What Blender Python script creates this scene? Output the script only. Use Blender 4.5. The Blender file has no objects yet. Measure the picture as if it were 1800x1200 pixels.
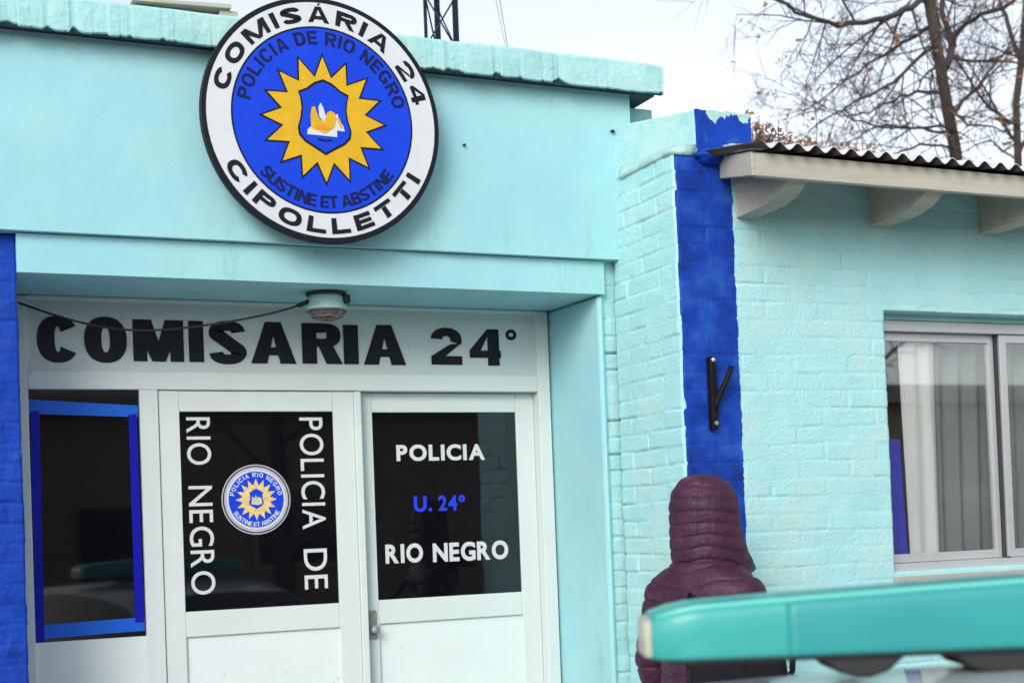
import bpy, bmesh, math, random
import numpy as np
from mathutils import Vector, Matrix
random.seed(7); rng = np.random.default_rng(7)
S = bpy.context.scene; COL = S.collection; R = math.radians

# ------------------------------------------------------------------ camera, sky, sun, exposure
cd = bpy.data.cameras.new('camera'); cam = bpy.data.objects.new('camera', cd); COL.objects.link(cam); S.camera = cam
CP = Vector((-1.5124, -4.8596, 1.6)); YAW, PITCH, ROLL = 0.4247, 0.0227, 0.0377
Fw = Vector((math.sin(YAW)*math.cos(PITCH), math.cos(YAW)*math.cos(PITCH), math.sin(PITCH)))
Rt = Vector((math.cos(YAW), -math.sin(YAW), 0)); Up = Rt.cross(Fw)
r2 = Rt*math.cos(ROLL) - Up*math.sin(ROLL); u2 = Up*math.cos(ROLL) + Rt*math.sin(ROLL)
M = Matrix.Identity(4)
for i in range(3):
    M[i][0] = r2[i]; M[i][1] = u2[i]; M[i][2] = -Fw[i]; M[i][3] = CP[i]
cam.matrix_world = M
cd.sensor_width = 36; cd.lens = 49.545; cd.shift_y = 0.1498
cd.clip_start = 0.05; cd.clip_end = 2000
cd.dof.use_dof = True; cd.dof.focus_distance = 5.3; cd.dof.aperture_fstop = 3.4

SUN_EL, SUN_AZ = R(28), R(221)        # azimuth clockwise from +Y: a veiled, soft sun stands behind the camera, a little to its left
w = bpy.data.worlds.new('World'); S.world = w; w.use_nodes = True
nt = w.node_tree; nt.nodes.clear()
sky = nt.nodes.new('ShaderNodeTexSky'); sky.sky_type = 'NISHITA'; sky.sun_disc = False
sky.sun_elevation = SUN_EL; sky.sun_rotation = SUN_AZ; sky.air_density = 1.0; sky.dust_density = 1.2; sky.ozone_density = 1.0
hs = nt.nodes.new('ShaderNodeHueSaturation'); hs.inputs['Saturation'].default_value = 0.38; hs.inputs['Value'].default_value = 1.0
bg = nt.nodes.new('ShaderNodeBackground'); bg.inputs['Strength'].default_value = 0.128
out = nt.nodes.new('ShaderNodeOutputWorld')
nt.links.new(sky.outputs[0], hs.inputs['Color']); nt.links.new(hs.outputs[0], bg.inputs['Color']); nt.links.new(bg.outputs[0], out.inputs[0])
sl = bpy.data.lights.new('sun', 'SUN'); sl.energy = 1.15; sl.angle = R(28); sl.color = (1, .975, .94)
so = bpy.data.objects.new('sun', sl); COL.objects.link(so)
sd = Vector((math.sin(SUN_AZ)*math.cos(SUN_EL), math.cos(SUN_AZ)*math.cos(SUN_EL), math.sin(SUN_EL)))
so.rotation_euler = sd.to_track_quat('Z', 'Y').to_euler(); so.location = (0, -10, 20)
S.view_settings.view_transform = 'Standard'; S.view_settings.look = 'None'; S.view_settings.gamma = 1
S.view_settings.use_curve_mapping = False; S.view_settings.exposure = 0.90

# ------------------------------------------------------------------ helpers
def tag(o, label=None, cat=None, group=None, kind=None):
    if label: o['label'] = label
    if cat: o['category'] = cat
    if group: o['group'] = group
    if kind: o['kind'] = kind
    return o
def empty(name, loc, label, cat, rz=0, group=None):
    o = bpy.data.objects.new(name, None); o.location = loc; o.rotation_euler = (0, 0, rz); o.empty_display_size = .2
    COL.objects.link(o); return tag(o, label, cat, group)
def origin(o):
    p = Vector((0, 0, 0))
    while o is not None:
        p += Vector(o.location); o = o.parent
    return p
def link(name, me, mat, parent=None, world=True):
    o = bpy.data.objects.new(name, me); COL.objects.link(o)
    for m in (mat if isinstance(mat, (list, tuple)) else [mat]): me.materials.append(m)
    if parent is not None:
        o.parent = parent
        if world:
            me.transform(Matrix.Translation(-origin(parent)))
    return o
def bevel(o, wd=.004, seg=2):
    m = o.modifiers.new('bevel', 'BEVEL'); m.width = wd; m.segments = seg; m.limit_method = 'ANGLE'; m.angle_limit = R(40)
    m.harden_normals = False
    return o
class MB:
    def __init__(s): s.v = []; s.f = []; s.mi = []; s.sm = []
    def add(s, vs, fs, mi=0, smooth=False):
        b = len(s.v); s.v += [tuple(v) for v in vs]
        for f in fs: s.f.append([b+i for i in f]); s.mi.append(mi); s.sm.append(smooth)
        return s
    def box(s, x0, x1, y0, y1, z0, z1, mi=0):
        return s.add([(x0,y0,z0),(x1,y0,z0),(x1,y1,z0),(x0,y1,z0),(x0,y0,z1),(x1,y0,z1),(x1,y1,z1),(x0,y1,z1)],
                     [(3,2,1,0),(4,5,6,7),(0,1,5,4),(1,2,6,5),(2,3,7,6),(3,0,4,7)], mi)
    def hexa(s, p, mi=0):      # 8 points, bottom ring then top ring (counter-clockwise from above)
        return s.add(p, [(3,2,1,0),(4,5,6,7),(0,1,5,4),(1,2,6,5),(2,3,7,6),(3,0,4,7)], mi)
    def prism(s, poly, axis, a, b, mi=0, smooth=False):   # poly of 2D points extruded along an axis
        def mk(p, t): return (t,p[0],p[1]) if axis == 'x' else (p[0],t,p[1]) if axis == 'y' else (p[0],p[1],t)
        n = len(poly)
        s.add([mk(p,a) for p in poly]+[mk(p,b) for p in poly], [list(range(n)), list(range(2*n-1,n-1,-1))], mi)
        k = len(s.v)-2*n
        for i in range(n):
            s.f.append([k+i, k+n+i, k+n+(i+1)%n, k+(i+1)%n]); s.mi.append(mi); s.sm.append(smooth)
        return s
    def tube(s, pts, rad, n=8, mi=0, cap=True, smooth=True):
        pts = [Vector(p) for p in pts]; m = len(pts)
        rad = rad if hasattr(rad, '__len__') else [rad]*m
        t0 = (pts[1]-pts[0]).normalized(); a = t0.orthogonal().normalized(); vs = []
        for i in range(m):
            t = (pts[min(i+1,m-1)]-pts[max(i-1,0)]).normalized()
            a = (a - t*a.dot(t)).normalized(); b = t.cross(a)
            for k in range(n):
                q = 2*math.pi*k/n; vs.append(pts[i]+(a*math.cos(q)+b*math.sin(q))*rad[i])
        fs = [[i*n+k, i*n+(k+1)%n, (i+1)*n+(k+1)%n, (i+1)*n+k] for i in range(m-1) for k in range(n)]
        if cap: fs += [list(range(n-1,-1,-1)), [(m-1)*n+k for k in range(n)]]
        return s.add(vs, fs, mi, smooth)
    def lathe(s, prof, c, axis='z', n=32, mi=0, smooth=True):   # prof: (r, h)
        vs = []
        for r, h in prof:
            for k in range(n):
                q = 2*math.pi*k/n; a, b = r*math.cos(q), r*math.sin(q)
                vs.append((c[0]+a, c[1]+b, c[2]+h) if axis == 'z' else (c[0]+a, c[1]-h, c[2]+b) if axis == 'y' else (c[0]+h, c[1]+a, c[2]+b))
        m = len(prof)
        fs = [[i*n+k, i*n+(k+1)%n, (i+1)*n+(k+1)%n, (i+1)*n+k] for i in range(m-1) for k in range(n)]
        fs += [list(range(n-1,-1,-1)), [(m-1)*n+k for k in range(n)]]
        return s.add(vs, fs, mi, smooth)
    def build(s, name, mat, parent=None, world=True, bev=0):
        me = bpy.data.meshes.new(name); me.from_pydata(s.v, [], s.f); me.update()
        me.polygons.foreach_set('material_index', s.mi); me.polygons.foreach_set('use_smooth', s.sm)
        bm = bmesh.new(); bm.from_mesh(me); bmesh.ops.recalc_face_normals(bm, faces=bm.faces); bm.to_mesh(me); bm.free()
        o = link(name, me, mat, parent, world)
        if bev: bevel(o, bev)
        return o
# value noise for numpy
_lat = rng.random((64,64,64))
def vnoise(x, y, z=0.0):
    x, y, z = np.broadcast_arrays(np.asarray(x,float), np.asarray(y,float), np.asarray(z,float))
    xi, yi, zi = np.floor(x).astype(int), np.floor(y).astype(int), np.floor(z).astype(int)
    fx, fy, fz = x-xi, y-yi, z-zi
    fx, fy, fz = [f*f*(3-2*f) for f in (fx,fy,fz)]
    def L(a,b,c): return _lat[(xi+a)%64,(yi+b)%64,(zi+c)%64]
    r = 0
    for a in (0,1):
        for b in (0,1):
            for c in (0,1):
                r = r + L(a,b,c)*(fx if a else 1-fx)*(fy if b else 1-fy)*(fz if c else 1-fz)
    return r*2-1
def fnoise(x, y, z=0.0, o=3):
    return sum(vnoise(x*2**k, y*2**k, np.asarray(z)*2**k+k*7.3)*.5**k for k in range(o))

# ------------------------------------------------------------------ materials
def mat(name, col, rough=.6, metal=0, var=.12, scale=3, bump=.15, bscale=60, stain=None, stain_amt=0, sscale=8, sthr=.62, streak=False, spec=.5, coat=0, big=None, grain=None, cracks=0):
    m = bpy.data.materials.new(name); m.use_nodes = True; t = m.node_tree; b = t.nodes['Principled BSDF']
    b.inputs['Roughness'].default_value = rough; b.inputs['Metallic'].default_value = metal; b.inputs['Specular IOR Level'].default_value = spec
    b.inputs['Coat Weight'].default_value = coat
    tc = t.nodes.new('ShaderNodeTexCoord'); co = tc.outputs['Object']
    if grain:
        gm = t.nodes.new('ShaderNodeMapping'); gm.inputs['Scale'].default_value = grain; t.links.new(co, gm.inputs['Vector']); co = gm.outputs[0]
    n1 = t.nodes.new('ShaderNodeTexNoise'); n1.inputs['Scale'].default_value = scale; n1.inputs['Detail'].default_value = 6; n1.inputs['Roughness'].default_value = .65
    t.links.new(co, n1.inputs['Vector'])
    rmp = t.nodes.new('ShaderNodeMapRange'); rmp.inputs[1].default_value = .25; rmp.inputs[2].default_value = .75
    rmp.inputs[3].default_value = 1-var; rmp.inputs[4].default_value = 1+var
    t.links.new(n1.outputs['Fac'], rmp.inputs[0])
    mul = t.nodes.new('ShaderNodeMix'); mul.data_type = 'RGBA'; mul.blend_type = 'MULTIPLY'; mul.inputs[0].default_value = 1
    mul.inputs[6].default_value = (*col, 1); t.links.new(rmp.outputs[0], mul.inputs[7])
    cur = mul.outputs[2]
    def layer(cur, c2, amt, sc, thr, stretch):
        mp = t.nodes.new('ShaderNodeMapping'); mp.inputs['Scale'].default_value = stretch; t.links.new(co, mp.inputs['Vector'])
        n2 = t.nodes.new('ShaderNodeTexNoise'); n2.inputs['Scale'].default_value = sc; n2.inputs['Detail'].default_value = 8; n2.inputs['Roughness'].default_value = .7
        t.links.new(mp.outputs[0], n2.inputs['Vector'])
        r = t.nodes.new('ShaderNodeMapRange'); r.inputs[1].default_value = thr; r.inputs[2].default_value = thr+.1; r.inputs[4].default_value = amt
        t.links.new(n2.outputs['Fac'], r.inputs[0])
        mx = t.nodes.new('ShaderNodeMix'); mx.data_type = 'RGBA'; mx.inputs[7].default_value = (*c2, 1)
        t.links.new(r.outputs[0], mx.inputs[0]); t.links.new(cur, mx.inputs[6]); return mx.outputs[2]
    if stain: cur = layer(cur, stain, stain_amt, sscale, sthr, (1,1,.25) if streak else (1,1,1))
    if big: cur = layer(cur, big[0], big[1], big[2], big[3], (1,1,1))
    if cracks:
        nz = t.nodes.new('ShaderNodeTexNoise'); nz.inputs['Scale'].default_value = 5; nz.inputs['Detail'].default_value = 6; t.links.new(co, nz.inputs['Vector'])
        ad = t.nodes.new('ShaderNodeVectorMath'); ad.operation = 'MULTIPLY_ADD'; ad.inputs[1].default_value = (.35,.35,.35); t.links.new(nz.outputs['Color'], ad.inputs[0]); t.links.new(co, ad.inputs[2])
        vo = t.nodes.new('ShaderNodeTexVoronoi'); vo.feature = 'DISTANCE_TO_EDGE'; vo.inputs['Scale'].default_value = 1.3; t.links.new(ad.outputs[0], vo.inputs['Vector'])
        r1 = t.nodes.new('ShaderNodeMapRange'); r1.inputs[1].default_value = .0015; r1.inputs[2].default_value = .005; r1.inputs[3].default_value = 1; r1.inputs[4].default_value = 0; t.links.new(vo.outputs['Distance'], r1.inputs[0])
        nm = t.nodes.new('ShaderNodeTexNoise'); nm.inputs['Scale'].default_value = 1.1; nm.inputs['Detail'].default_value = 2; t.links.new(co, nm.inputs['Vector'])
        r2_ = t.nodes.new('ShaderNodeMapRange'); r2_.inputs[1].default_value = .50; r2_.inputs[2].default_value = .62; r2_.inputs[4].default_value = cracks; t.links.new(nm.outputs['Fac'], r2_.inputs[0])
        mu = t.nodes.new('ShaderNodeMath'); mu.operation = 'MULTIPLY'; t.links.new(r1.outputs[0], mu.inputs[0]); t.links.new(r2_.outputs[0], mu.inputs[1])
        mc = t.nodes.new('ShaderNodeMix'); mc.data_type = 'RGBA'; mc.inputs[7].default_value = (.06,.12,.13,1); t.links.new(mu.outputs[0], mc.inputs[0]); t.links.new(cur, mc.inputs[6]); cur = mc.outputs[2]
    t.links.new(cur, b.inputs['Base Color'])
    if bump:
        n3 = t.nodes.new('ShaderNodeTexNoise'); n3.inputs['Scale'].default_value = bscale; n3.inputs['Detail'].default_value = 5
        t.links.new(co, n3.inputs['Vector'])
        bp = t.nodes.new('ShaderNodeBump'); bp.inputs['Strength'].default_value = bump; bp.inputs['Distance'].default_value = .01
        t.links.new(n3.outputs['Fac'], bp.inputs['Height']); t.links.new(bp.outputs[0], b.inputs['Normal'])
    return m
def node(m): return m.node_tree.nodes['Principled BSDF']
TQ = (.32,.60,.62); BLUE = (.003,.044,.35)
M_TQ = mat('turquoise_plaster', TQ, .65, spec=.25, var=.06, scale=2.5, bump=.3, bscale=14, stain=(.18,.42,.45), stain_amt=.5, sscale=7, sthr=.58, streak=True, big=((.27,.56,.66), .5, 1.1, .48))
M_TQC = mat('weathered_turquoise_concrete', (.33,.60,.60), .85, spec=.2, var=.10, scale=6, bump=.5, bscale=40, stain=(.10,.17,.17), stain_amt=.55, sscale=7, sthr=.66, big=((.44,.63,.59), .5, 3, .5))
M_SHADE = mat('concrete_painted_shade', (.045,.085,.095), .9, var=.4, scale=12, bump=.5, bscale=40, spec=.2)  # near-black: the shadow line under the cornice put into its colour
M_TQB = mat('turquoise_painted_brick', (.365,.665,.675), .7, spec=.25, var=.07, scale=5, bump=.45, bscale=110, stain=(.10,.22,.24), stain_amt=.55, sscale=30, sthr=.68, big=((.44,.66,.63), .7, 2.6, .5))
M_BLUE = mat('blue_painted_brick', BLUE, .6, spec=.22, var=.28, scale=9, bump=.35, bscale=70, stain=(.03,.13,.46), stain_amt=.55, sscale=16, sthr=.58, big=((.002,.02,.17), .7, 7, .6))
M_WHITE = mat('off_white_enamel_door_paint', (.60,.66,.64), .5, spec=.3, var=.04, scale=3, bump=.05, bscale=45, stain=(.30,.34,.30), stain_amt=.55, sscale=15, sthr=.67)
M_PANEL = mat('off_white_sheet_panel', (.66,.73,.71), .5, spec=.3, var=.04, scale=3, bump=.04, bscale=20, stain=(.22,.26,.22), stain_amt=.75, sscale=18, sthr=.66)
M_GRIME = mat('grimy_worn_metal', (.26,.27,.24), .6, metal=.2, var=.35, scale=30, bump=.4, bscale=80, stain=(.06,.055,.045), stain_amt=.7, sscale=40, sthr=.55)
M_TRANS = mat('pale_grey_sign_panel', (.52,.585,.575), .5, spec=.3, var=.05, scale=3, bump=.03, bscale=20, stain=(.30,.34,.33), stain_amt=.4, sscale=9, sthr=.62)
M_BLACK = mat('black_vinyl_lettering', (.007,.008,.014), .5, var=.2, bump=0, spec=.2)
M_SIGNW = mat('sign_white_enamel', (.58,.61,.63), .5, spec=.3, var=.04, scale=6, bump=.03, stain=(.34,.34,.30), stain_amt=.55, sscale=26, sthr=.66)
M_SIGNB = mat('sign_blue_enamel', (.004,.048,.60), .5, spec=.2, var=.08, scale=8, bump=.03)
M_SIGNK = mat('sign_black_enamel', (.006,.007,.014), .5, spec=.2, var=.1, bump=.05)
M_NAVY = mat('sign_navy_lettering', (.004,.008,.06), .5, spec=.2, var=.1, bump=0)
M_GOLD = mat('sign_golden_yellow', (.62,.37,.014), .5, spec=.25, var=.1, scale=20, bump=.03)
M_ORAN = mat('sign_orange_enamel', (.66,.24,.03), .5, spec=.25, var=.1, bump=0)
M_WLET = mat('white_vinyl', (.58,.60,.60), .5, spec=.3, var=.03, bump=0)
M_BLET = mat('bright_blue_vinyl', (.02,.045,.75), .5, spec=.2, var=.05, bump=0)
M_SILV = mat('silver_sticker_ring', (.50,.50,.56), .35, metal=.3, var=.15, scale=30, bump=0)
M_TAPEL = mat('light_blue_tape', (.010,.12,.62), .5, spec=.25, var=.08, scale=20, bump=.05)
M_TAPED = mat('dark_blue_tape', (.002,.006,.36), .5, spec=.2, var=.1, scale=20, bump=.05)
M_GLASS = mat('dark_tinted_glass', (.003,.0035,.005), .03, var=0, bump=0, spec=.8)
M_CREAM = mat('cream_painted_timber', (.43,.41,.345), .7, spec=.25, grain=(.10,1,1), var=.14, scale=16, bump=.35, bscale=60, stain=(.20,.18,.15), stain_amt=.6, sscale=22, sthr=.62)
M_ALU = mat('anodised_aluminium_frame', (.62,.63,.64), .38, metal=.55, var=.06, bump=.02)
M_ALUD = mat('shadow_grey_gasket', (.03,.032,.035), .6, var=.1, bump=0)
M_SHEET = mat('galvanised_corrugated_sheet', (.66,.66,.65), .4, metal=.35, var=.18, scale=14, bump=.05, stain=(.22,.13,.08), stain_amt=.5, sscale=9, sthr=.64)
M_UNDER = mat('sheet_underside_painted_shade', (.040,.034,.032), .8, var=.3, scale=10, bump=.2)  # dark brown: shade in the gaps below the crests put into the colour
M_FLASH = mat('dark_lead_flashing', (.05,.055,.07), .6, var=.25, scale=12, bump=.3)
M_MORT = mat('pale_mortar', (.36,.55,.52), .9, spec=.2, var=.14, scale=12, bump=.6, bscale=50, stain=(.25,.30,.26), stain_amt=.5, sscale=18, sthr=.66)
M_STEEL = mat('dark_mast_steel', (.012,.014,.035), .5, metal=.2, var=.2, bump=.05)
M_RUSTK = mat('dark_rusty_iron', (.008,.007,.008), .6, metal=.2, spec=.2, var=.3, scale=20, bump=.3, stain=(.035,.016,.012), stain_amt=.5, sscale=14, sthr=.6)
M_CABLE = mat('black_rubber_cable', (.012,.012,.014), .5, var=.1, bump=0)
M_BARK = mat('grey_brown_bark', (.050,.036,.030), .9, var=.3, scale=14, bump=.8, bscale=30, stain=(.11,.10,.085), stain_amt=.5, sscale=10, sthr=.55)
M_TWIG = mat('dark_twig_bark', (.050,.038,.034), .9, var=.3, scale=10, bump=0)
M_LEAF = mat('dry_brown_leaf', (.20,.095,.035), .8, var=.4, scale=5, bump=0)
M_PLUM = mat('plum_nylon_shell', (.050,.012,.036), .55, spec=.35, var=.34, scale=18, bump=.4, bscale=85, big=((.085,.020,.050), .7, 7, .52))
M_PLUMD = mat('dark_lining_fabric', (.018,.012,.026), .8, var=.2, bump=.1)
M_SKIN = mat('skin', (.42,.24,.17), .5, var=.06, bump=.05)
M_JEANS = mat('dark_blue_denim', (.025,.035,.07), .85, var=.2, scale=20, bump=.3, bscale=200)
M_BAG = mat('black_nylon_bag', (.006,.006,.009), .7, spec=.15, var=.2, scale=12, bump=.3, bscale=150)
M_RUB = mat('black_rubber', (.018,.018,.02), .7, var=.15, bump=.15)
M_CAR = mat('silver_white_car_paint', (.50,.58,.58), .3, var=.03, bump=0, coat=.6)
M_CARG = mat('car_glass', (.01,.013,.015), .03, var=0, bump=0, spec=.6)
M_RIM = mat('wheel_rim_alloy', (.45,.46,.48), .35, metal=.8, var=.05, bump=0)
M_HEADL = mat('headlight_lens', (.65,.68,.70), .1, var=.05, bump=0)
M_TAIL = mat('red_tail_lens', (.45,.015,.015), .15, var=.05, bump=0)
M_LENS = mat('aqua_light_bar_lens', (.024,.285,.29), .45, var=.12, scale=3.2, bump=.05, bscale=25, coat=.15, big=((.022,.30,.29), .8, 2.4, .48))
M_LENST = mat('bright_aqua_lens', (.030,.335,.305), .42, var=.08, scale=9, bump=0, coat=.2)
M_HILITE = mat('pale_aqua_highlight', (.15,.62,.52), .3, var=.05, bump=0, coat=.4)  # pale tone stands for sky light catching the lens edge
M_LENSE = mat('cream_end_cap', (.44,.46,.36), .5, var=.05, bump=0, coat=.3)
M_ASPH = mat('pale_concrete_road', (.30,.295,.285), .9, var=.2, scale=4, bump=.6, bscale=90)
M_PAVE = mat('grey_pavement_concrete', (.45,.44,.42), .9, var=.12, scale=4, bump=.4, bscale=50, stain=(.16,.15,.14), stain_amt=.5, sscale=3, sthr=.6)
M_KERB = mat('kerb_concrete', (.36,.35,.33), .85, var=.1, bump=.3)
M_EARTH = mat('bare_earth_yard', (.16,.13,.10), .95, var=.25, scale=2, bump=.6, bscale=30)
M_HOUSE = mat('dull_brick_house_wall', (.30,.23,.19), .9, var=.2, scale=6, bump=.5, bscale=20)
M_TILE = mat('dark_roof_sheet', (.08,.07,.065), .8, var=.2, scale=6, bump=.3)
M_INT = mat('dim_interior_wall', (.30,.33,.32), .9, var=.1, bump=.1)
M_CURT = mat('white_curtain_cloth', (.88,.89,.85), .9, var=.03, bump=.1, bscale=120)
M_SHEER = mat('grey_sheer_curtain', (.25,.29,.28), .9, var=.2, scale=5, bump=.1, bscale=120)
M_BCLOTH = mat('blue_cloth', (.02,.045,.62), .85, var=.1, bump=.15, bscale=100)
# clear window pane: mostly see-through, mirror-like at grazing angles
M_PANE = bpy.data.materials.new('clear_window_glass'); M_PANE.use_nodes = True
_t = M_PANE.node_tree; _t.nodes.clear()
_o = _t.nodes.new('ShaderNodeOutputMaterial'); _mx = _t.nodes.new('ShaderNodeMixShader'); _tr = _t.nodes.new('ShaderNodeBsdfTransparent'); _gl = _t.nodes.new('ShaderNodeBsdfGlossy')
_fr = _t.nodes.new('ShaderNodeLayerWeight'); _fr.inputs['Blend'].default_value = .3; _cv = _t.nodes.new('ShaderNodeMapRange'); _cv.inputs[3].default_value = .20; _cv.inputs[4].default_value = .9; _pw = _t.nodes.new('ShaderNodeMath'); _pw.operation = 'POWER'; _pw.inputs[1].default_value = 3
_gl.inputs['Roughness'].default_value = .02; _tr.inputs['Color'].default_value = (.97,.98,.98,1)
_t.links.new(_fr.outputs['Facing'], _pw.inputs[0]); _t.links.new(_pw.outputs[0], _cv.inputs[0]); _t.links.new(_cv.outputs[0], _mx.inputs[0]); _t.links.new(_tr.outputs[0], _mx.inputs[1]); _t.links.new(_gl.outputs[0], _mx.inputs[2]); _t.links.new(_mx.outputs[0], _o.inputs[0])

# ------------------------------------------------------------------ brick faces (painted brick as a real relief)
CH, BL, JT = .067, .245, .012
def brick_height(u, v, seed, joint=.004, rough=1.0):
    uu = u + .006*fnoise(u*4+seed, v*4) ; vv = v + .005*fnoise(u*3.1, v*3.1+seed, 3.0)
    row = np.floor(vv/CH); off = np.where(row % 2 == 0, 0, BL/2)
    col = np.floor((uu+off)/BL)
    dv = np.abs(((vv/CH) % 1)-.5)*CH; du = np.abs((((uu+off)/BL) % 1)-.5)*BL
    ed = np.minimum(CH/2-dv, BL/2-du)                    # distance to the joint centre
    fill = .5+.75*fnoise(u*6+seed*3, v*14, 9.1)          # joints partly filled with paint
    crack = np.clip(fnoise(u*5+seed*1.7, v*9, 17.3)-.28, 0, .4)*2.6
    j = np.exp(-(ed/(JT*.34))**2)*np.clip(fill, .05, 1.3)*joint + np.exp(-(ed/(JT*.26))**2)*crack*joint*1.3
    rid = _lat[(row.astype(int)*7+int(seed))%64, (col.astype(int)*13)%64, 5]*2-1
    rid2 = _lat[(row.astype(int)*11+int(seed))%64, (col.astype(int)*5)%64, 21]*2-1
    h = -j + rid*.0016*rough + rid2*.011*rough*(((vv/CH) % 1)-.5)*.12
    h += .0011*rough*fnoise(u*14, v*22, seed+2.2) + .0022*rough*fnoise(u*2.2, v*2.2, seed)
    return h
def brick_face(name, P, U, V, N, wd, ht, seed, mats, parent, hole=None, du=.008, dv=.006, joint=.004, rough=1.0, split=None, skirt=.06, top=None, edge=1.0):
    P, U, V, N = [np.array(a, float) for a in (P, U, V, N)]
    nu, nv = int(round(wd/du)), int(round(ht/dv))
    us = np.linspace(0, wd, nu+1); vs = np.linspace(0, ht, nv+1)
    if hole:                                             # snap grid lines to the opening
        for a, arr in ((hole[0],us),(hole[1],us),(hole[2],vs),(hole[3],vs)):
            arr[np.argmin(np.abs(arr-a))] = a
    gu, gv = np.meshgrid(us, vs)
    h = brick_height(gu, gv, seed, joint, rough)
    pu, pv = gu.copy(), gv.copy()
    wob = .003*fnoise(gv*9, gu*2+seed, 4.4) + .004*(_lat[(np.floor(gv/CH).astype(int)*3)%64, int(seed)%64, 9]-.5)
    for k in (0, nu): pu[:,k] += wob[:,k]*edge
    if top is not None: pv[-1,:] += top*fnoise(gu[-1]*9, seed, 1.0)
    X = P + pu[...,None]*U + pv[...,None]*V + h[...,None]*N
    idx = np.arange((nu+1)*(nv+1)).reshape(nv+1, nu+1)
    q = np.stack([idx[:-1,:-1], idx[:-1,1:], idx[1:,1:], idx[1:,:-1]], -1)
    cu = (gu[:-1,:-1]+gu[1:,1:])/2; cv = (gv[:-1,:-1]+gv[1:,1:])/2
    keep = np.ones_like(cu, bool)
    if hole: keep = ~((cu > hole[0]) & (cu < hole[1]) & (cv > hole[2]) & (cv < hole[3]))
    mi = np.zeros_like(cu, int)
    if split is not None: mi = split(cu, cv).astype(int)
    q = q[keep]; mi = mi[keep]
    if np.dot(np.cross(U, V), N) < 0: q = q[:, ::-1]
    verts = X.reshape(-1,3); base = len(verts)
    # skirt: push every boundary edge back so the sheet has thickness
    e = np.concatenate([q[:,[0,1]], q[:,[1,2]], q[:,[2,3]], q[:,[3,0]]]); fm = np.tile(mi, 4)
    key = np.sort(e, 1); _, inv, cnt = np.unique(key, axis=0, return_inverse=True, return_counts=True)
    bd = cnt[inv.ravel()] == 1; be = e[bd]; bmi = fm[bd]
    bv = np.unique(be); mp = np.full(base, -1); mp[bv] = base+np.arange(len(bv))
    verts = np.concatenate([verts, verts[bv]-N*skirt])
    sk = np.stack([be[:,1], be[:,0], mp[be[:,0]], mp[be[:,1]]], -1)
    q = np.concatenate([q, sk]); mi = np.concatenate([mi, bmi])
    me = bpy.data.meshes.new(name)
    me.vertices.add(len(verts)); me.vertices.foreach_set('co', verts.ravel())
    me.loops.add(len(q)*4); me.loops.foreach_set('vertex_index', q.ravel())
    me.polygons.add(len(q)); me.polygons.foreach_set('loop_start', np.arange(len(q))*4)
    me.polygons.foreach_set('material_index', mi)
    me.update(calc_edges=True); me.validate()
    return link(name, me, mats, parent)

# ------------------------------------------------------------------ lettering (text outlines turned into thin solid letters)
def glyphs(txt, bold=0.0, depth=.002, wscale=1.0):
    """each character: verts (x right, z up, y thickness) at cap height 1, advance"""
    c = bpy.data.curves.new('glyph', 'FONT'); c.body = 'H'; c.size = 1; c.resolution_u = 6
    o = bpy.data.objects.new('glyph', c); COL.objects.link(o)
    def ev(body, off):
        c.body = body; c.offset = off
        bpy.context.view_layer.update()
        me = bpy.data.meshes.new_from_object(o.evaluated_get(bpy.context.evaluated_depsgraph_get()))
        vs = [tuple(v.co) for v in me.vertices]; fs = [tuple(p.vertices) for p in me.polygons]; bpy.data.meshes.remove(me); return vs, fs
    vs, _ = ev('H', 0); cap = max(v[1] for v in vs); res = []
    for ch in txt:
        if ch == ' ': res.append((None, None, .0, .30)); continue
        vs, fs = ev(ch, bold*cap)
        x0 = min(v[0] for v in vs); x1 = max(v[0] for v in vs)
        res.append(([((v[0]-x0)/cap*wscale, v[1]/cap) for v in vs], fs, (x1-x0)/cap*wscale, (x1-x0)/cap*wscale))
    bpy.data.objects.remove(o); bpy.data.curves.remove(c)
    return res
def add_glyph(mb, g, T, depth, mi=0):
    """T maps (x, z, out) to a 3D point; the letter is a thin plate with sides"""
    vs, fs = g[0], g[1]
    n = len(vs)
    front = [T(x, z, depth) for x, z in vs]; back = [T(x, z, 0) for x, z in vs]
    mb.add(front+back, [list(f) for f in fs], mi)
    cnt = {}
    for f in fs:
        for i in range(len(f)):
            a, b = f[i], f[(i+1)%len(f)]; cnt[(a,b)] = 1
    k = len(mb.v)-2*n
    for (a,b) in cnt:
        if (b,a) not in cnt:
            mb.f.append([k+a, k+n+a, k+n+b, k+b]); mb.mi.append(mi); mb.sm.append(False)
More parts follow.
